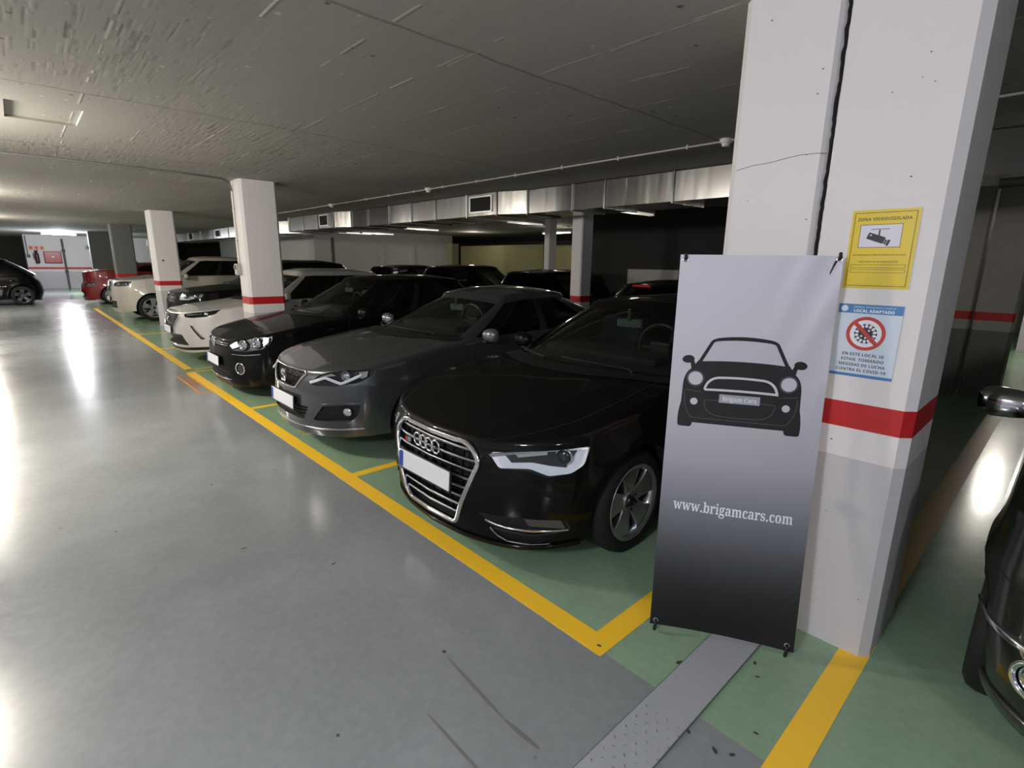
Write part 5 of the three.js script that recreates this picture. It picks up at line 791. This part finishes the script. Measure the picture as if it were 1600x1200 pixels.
// --- black car crossing at the far left, seen from its side
makeCar('left', { ...base, paint: black(0x030303), L: 4.1, hw: 0.87, wr: 0.33, wheels: [0.85, 3.5], HC: [[0, 0.8], [0.12, 0.84], [0.3, 0.88], [0.6, 0.94], [0.9, 0.98], [1.2, 1.02], [1.6, 1.03], [3, 1.06], [4.2, 1.04]], cabin: hatchCabin({ dc: 1.0, da: 1.35, rdc: 1.75, rda: 1.9, dd: 3.7, de: 3.98, rdd: 3.1, rde: 3.3, roof: [[1.7, 1.55], [2.2, 1.63], [2.8, 1.62], [3.4, 1.54]] }), wheel: { spokes: 5, mat: M.alloyDark }, features: plainFront() }, [-26.1, 0, 3.5], 0, 'car', 'very dark hatchback side-on at the left edge before the bright end wall');
// --- dark green small car at the right edge
makeCar('mini', {
  ...base, paint: paint(0x151a13, 0.3, 0.35), L: 3.7, hw: 0.82, wr: 0.3, wheels: [0.66, 3.12], fine: 30,
  planF: [[0, 0], [0.3, 0.015], [0.55, 0.06], [0.75, 0.13], [0.88, 0.22], [0.95, 0.32], [1, 0.55]], FP: [[0.13, 0.05], [0.2, 0.015], [0.28, 0], [0.42, 0.01], [0.5, 0.05], [0.62, 0.07], [0.74, 0.12], [0.84, 0.2]],
  HC: [[0, 0.76], [0.12, 0.82], [0.3, 0.88], [0.6, 0.93], [0.9, 0.96], [1.2, 0.98], [1.6, 0.98], [3.7, 1.0]],
  cabin: hatchCabin({ dc: 1.05, da: 1.35, rdc: 1.55, rda: 1.7, dd: 3.3, de: 3.5, rdd: 3.1, rde: 3.3, xr: 0.58, xrd: 0.56, roof: [[1.5, 1.37], [2.0, 1.41], [2.6, 1.41], [3.3, 1.37]] }), mirror: [0.88, 1.03, 1.5], mirrorS: [0.12, 0.075, 0.09], mirrorMat: M.chrome, wheel: { spokes: 5 }, plateAt: [0.42, 0.02], doorSeams: [], handles: [], hoodSeam: [[0.5, 0.15], [0.62, 0.4], [0.66, 0.8], [0.68, 1.2]],
  features: [
    { id: 'grille', yaw: 0, depth: 0.05, round: 0.06, poly: [[-0.36, 0.68], [0.36, 0.68], [0.42, 0.58], [-0.42, 0.58]], wall: 'grille_pocket', fill(f, b, c) { panel(c, f, 0.04, M.mesh); slats(c, f, [0.61, 0.645], 0.01, 0.016, 0.0, M.chrome); c.trim('grille_frame', 0, f.poly, 0.024, 0.024, M.chrome, { closed: true, off: 0.003 }); } },
    { id: 'headlight', yaw: 28, depth: 0.07, mirror: true, part: 'headlight', lens: M.lens, wall: 'lamp_pocket', poly: ellipse(0.63, 0.72, 0.1, 0.105), fill(f, b, c) { f.put('lamp_bowl', plate3(b, f, shrink(f.poly, 0.985), 0.06, 0.02), M.satin); f.put('projector', dome(0.05, inPlane(b, f, 0.62, 0.73, 0.03), faceYaw(25), 0.5), M.reflector); } },
    { id: 'fog', yaw: 25, depth: 0.03, mirror: true, wall: 'intake_pocket', poly: ellipse(0.64, 0.38, 0.058), fill(f, b, c) { const fa = faceYaw(30), q = inPlane(b, f, 0.64, 0.38, 0.0); c.both('fog_ring', ring(0.06, 0.01, q, fa), M.chrome); c.both('fog_lamp', dome(0.052, inPlane(b, f, 0.64, 0.38, 0.014), fa, 0.35), M.reflector); } },
    { id: 'lower', yaw: 0, depth: 0.05, round: 0.03, wall: 'intake_pocket', poly: [[-0.4, 0.36], [0.4, 0.36], [0.36, 0.24], [-0.36, 0.24]], fill(f, b, c) { panel(c, f, 0.04, M.mesh, 'intake_grille'); } },
  ],
  extra(c) {
    c.trim('lamp_ring', 28, ellipse(0.63, 0.72, 0.104, 0.109, 36), 0.022, 0.02, M.chrome, { closed: true, mirror: true, off: 0.003 });
    c.trim('bumper_chrome', 0, [[-0.8, 0.47], [-0.7, 0.465], [-0.4, 0.46], [0, 0.46], [0.4, 0.46], [0.7, 0.465], [0.8, 0.47]], 0.022, 0.02, M.chrome, { off: 0.004, step: 0.02 });
    c.trim('bumper_lip', 0, [[-0.8, 0.225], [-0.5, 0.205], [0, 0.2], [0.5, 0.205], [0.8, 0.225]], 0.05, 0.02, paint(0x3a3d38, 0.6, 0.3), { off: 0.004, step: 0.03 });
    c.trim('panel_gap', 28, [[0.5, 0.61], [0.63, 0.6], [0.78, 0.64], [0.9, 0.66]], 0.006, 0.003, M.gap, { mirror: true });
  },
}, [0.75, 0, -2.05], 0, 'car', 'dark green small car with round chrome lamp rings at the right edge', 'cars parked in the front row');

// --- second row behind, tails towards the aisle
const rearSpec = (o) => ({ ...base, paint: black(0x070707), interior: false, features: [], wheel: { spokes: 5 }, handles: [], doorSeams: [], ...o });
const tallCabin = (h) => hatchCabin({ roof: [[1.9, h - 0.06], [2.4, h], [3.0, h], [3.7, h - 0.04]], dd: 3.85, de: 4.1, rdd: 3.7, rde: 3.9 });
const rearLamps = (c) => { for (const k of [1, -1]) { const g = rbox(0.2, 0.16, 0.06, 0.02, k * 0.68, 0.92, -c.s.L + 0.13).toNonIndexed(); mesh('tail_lamp', g, M.lensRed, c.t); } mesh('brake_lamp', rbox(0.34, 0.035, 0.04, 0.01, 0, c.s.brakeY, -c.s.brakeD), M.lensRed, c.t); };
const darkLamps = (c) => { for (const k of [1, -1]) mesh('tail_lamp', rbox(0.2, 0.16, 0.06, 0.02, k * 0.68, 0.9, -c.s.L + 0.13), M.lensRed, c.t); };
makeCar('r1', rearSpec({ cabin: tallCabin(1.43), brakeY: 1.34, brakeD: 3.93, extra: rearLamps }), [-4.85, 0, -11.3], Math.PI, 'car', 'dark car in the rear row with a red brake lamp, above the near hatchback roof', 'cars parked in the rear row');
makeCar('r2', rearSpec({ cabin: tallCabin(1.55), extra: darkLamps }), [-8.2, 0, -11.6], Math.PI, 'car', 'dark car in the rear row behind the grey saloon roof', 'cars parked in the rear row');
makeCar('r3', rearSpec({ cabin: tallCabin(1.62), extra: darkLamps }), [-11.3, 0, -11.6], Math.PI, 'car', 'tall dark car in the rear row beside the yellowish pillar', 'cars parked in the rear row');
makeCar('r4', rearSpec({ cabin: tallCabin(1.58), extra: darkLamps }), [-14.6, 0, -11.8], Math.PI, 'car', 'dark car in the rear row below the pale wall, behind the black hatchback', 'cars parked in the rear row');
renderer.render(scene, camera);
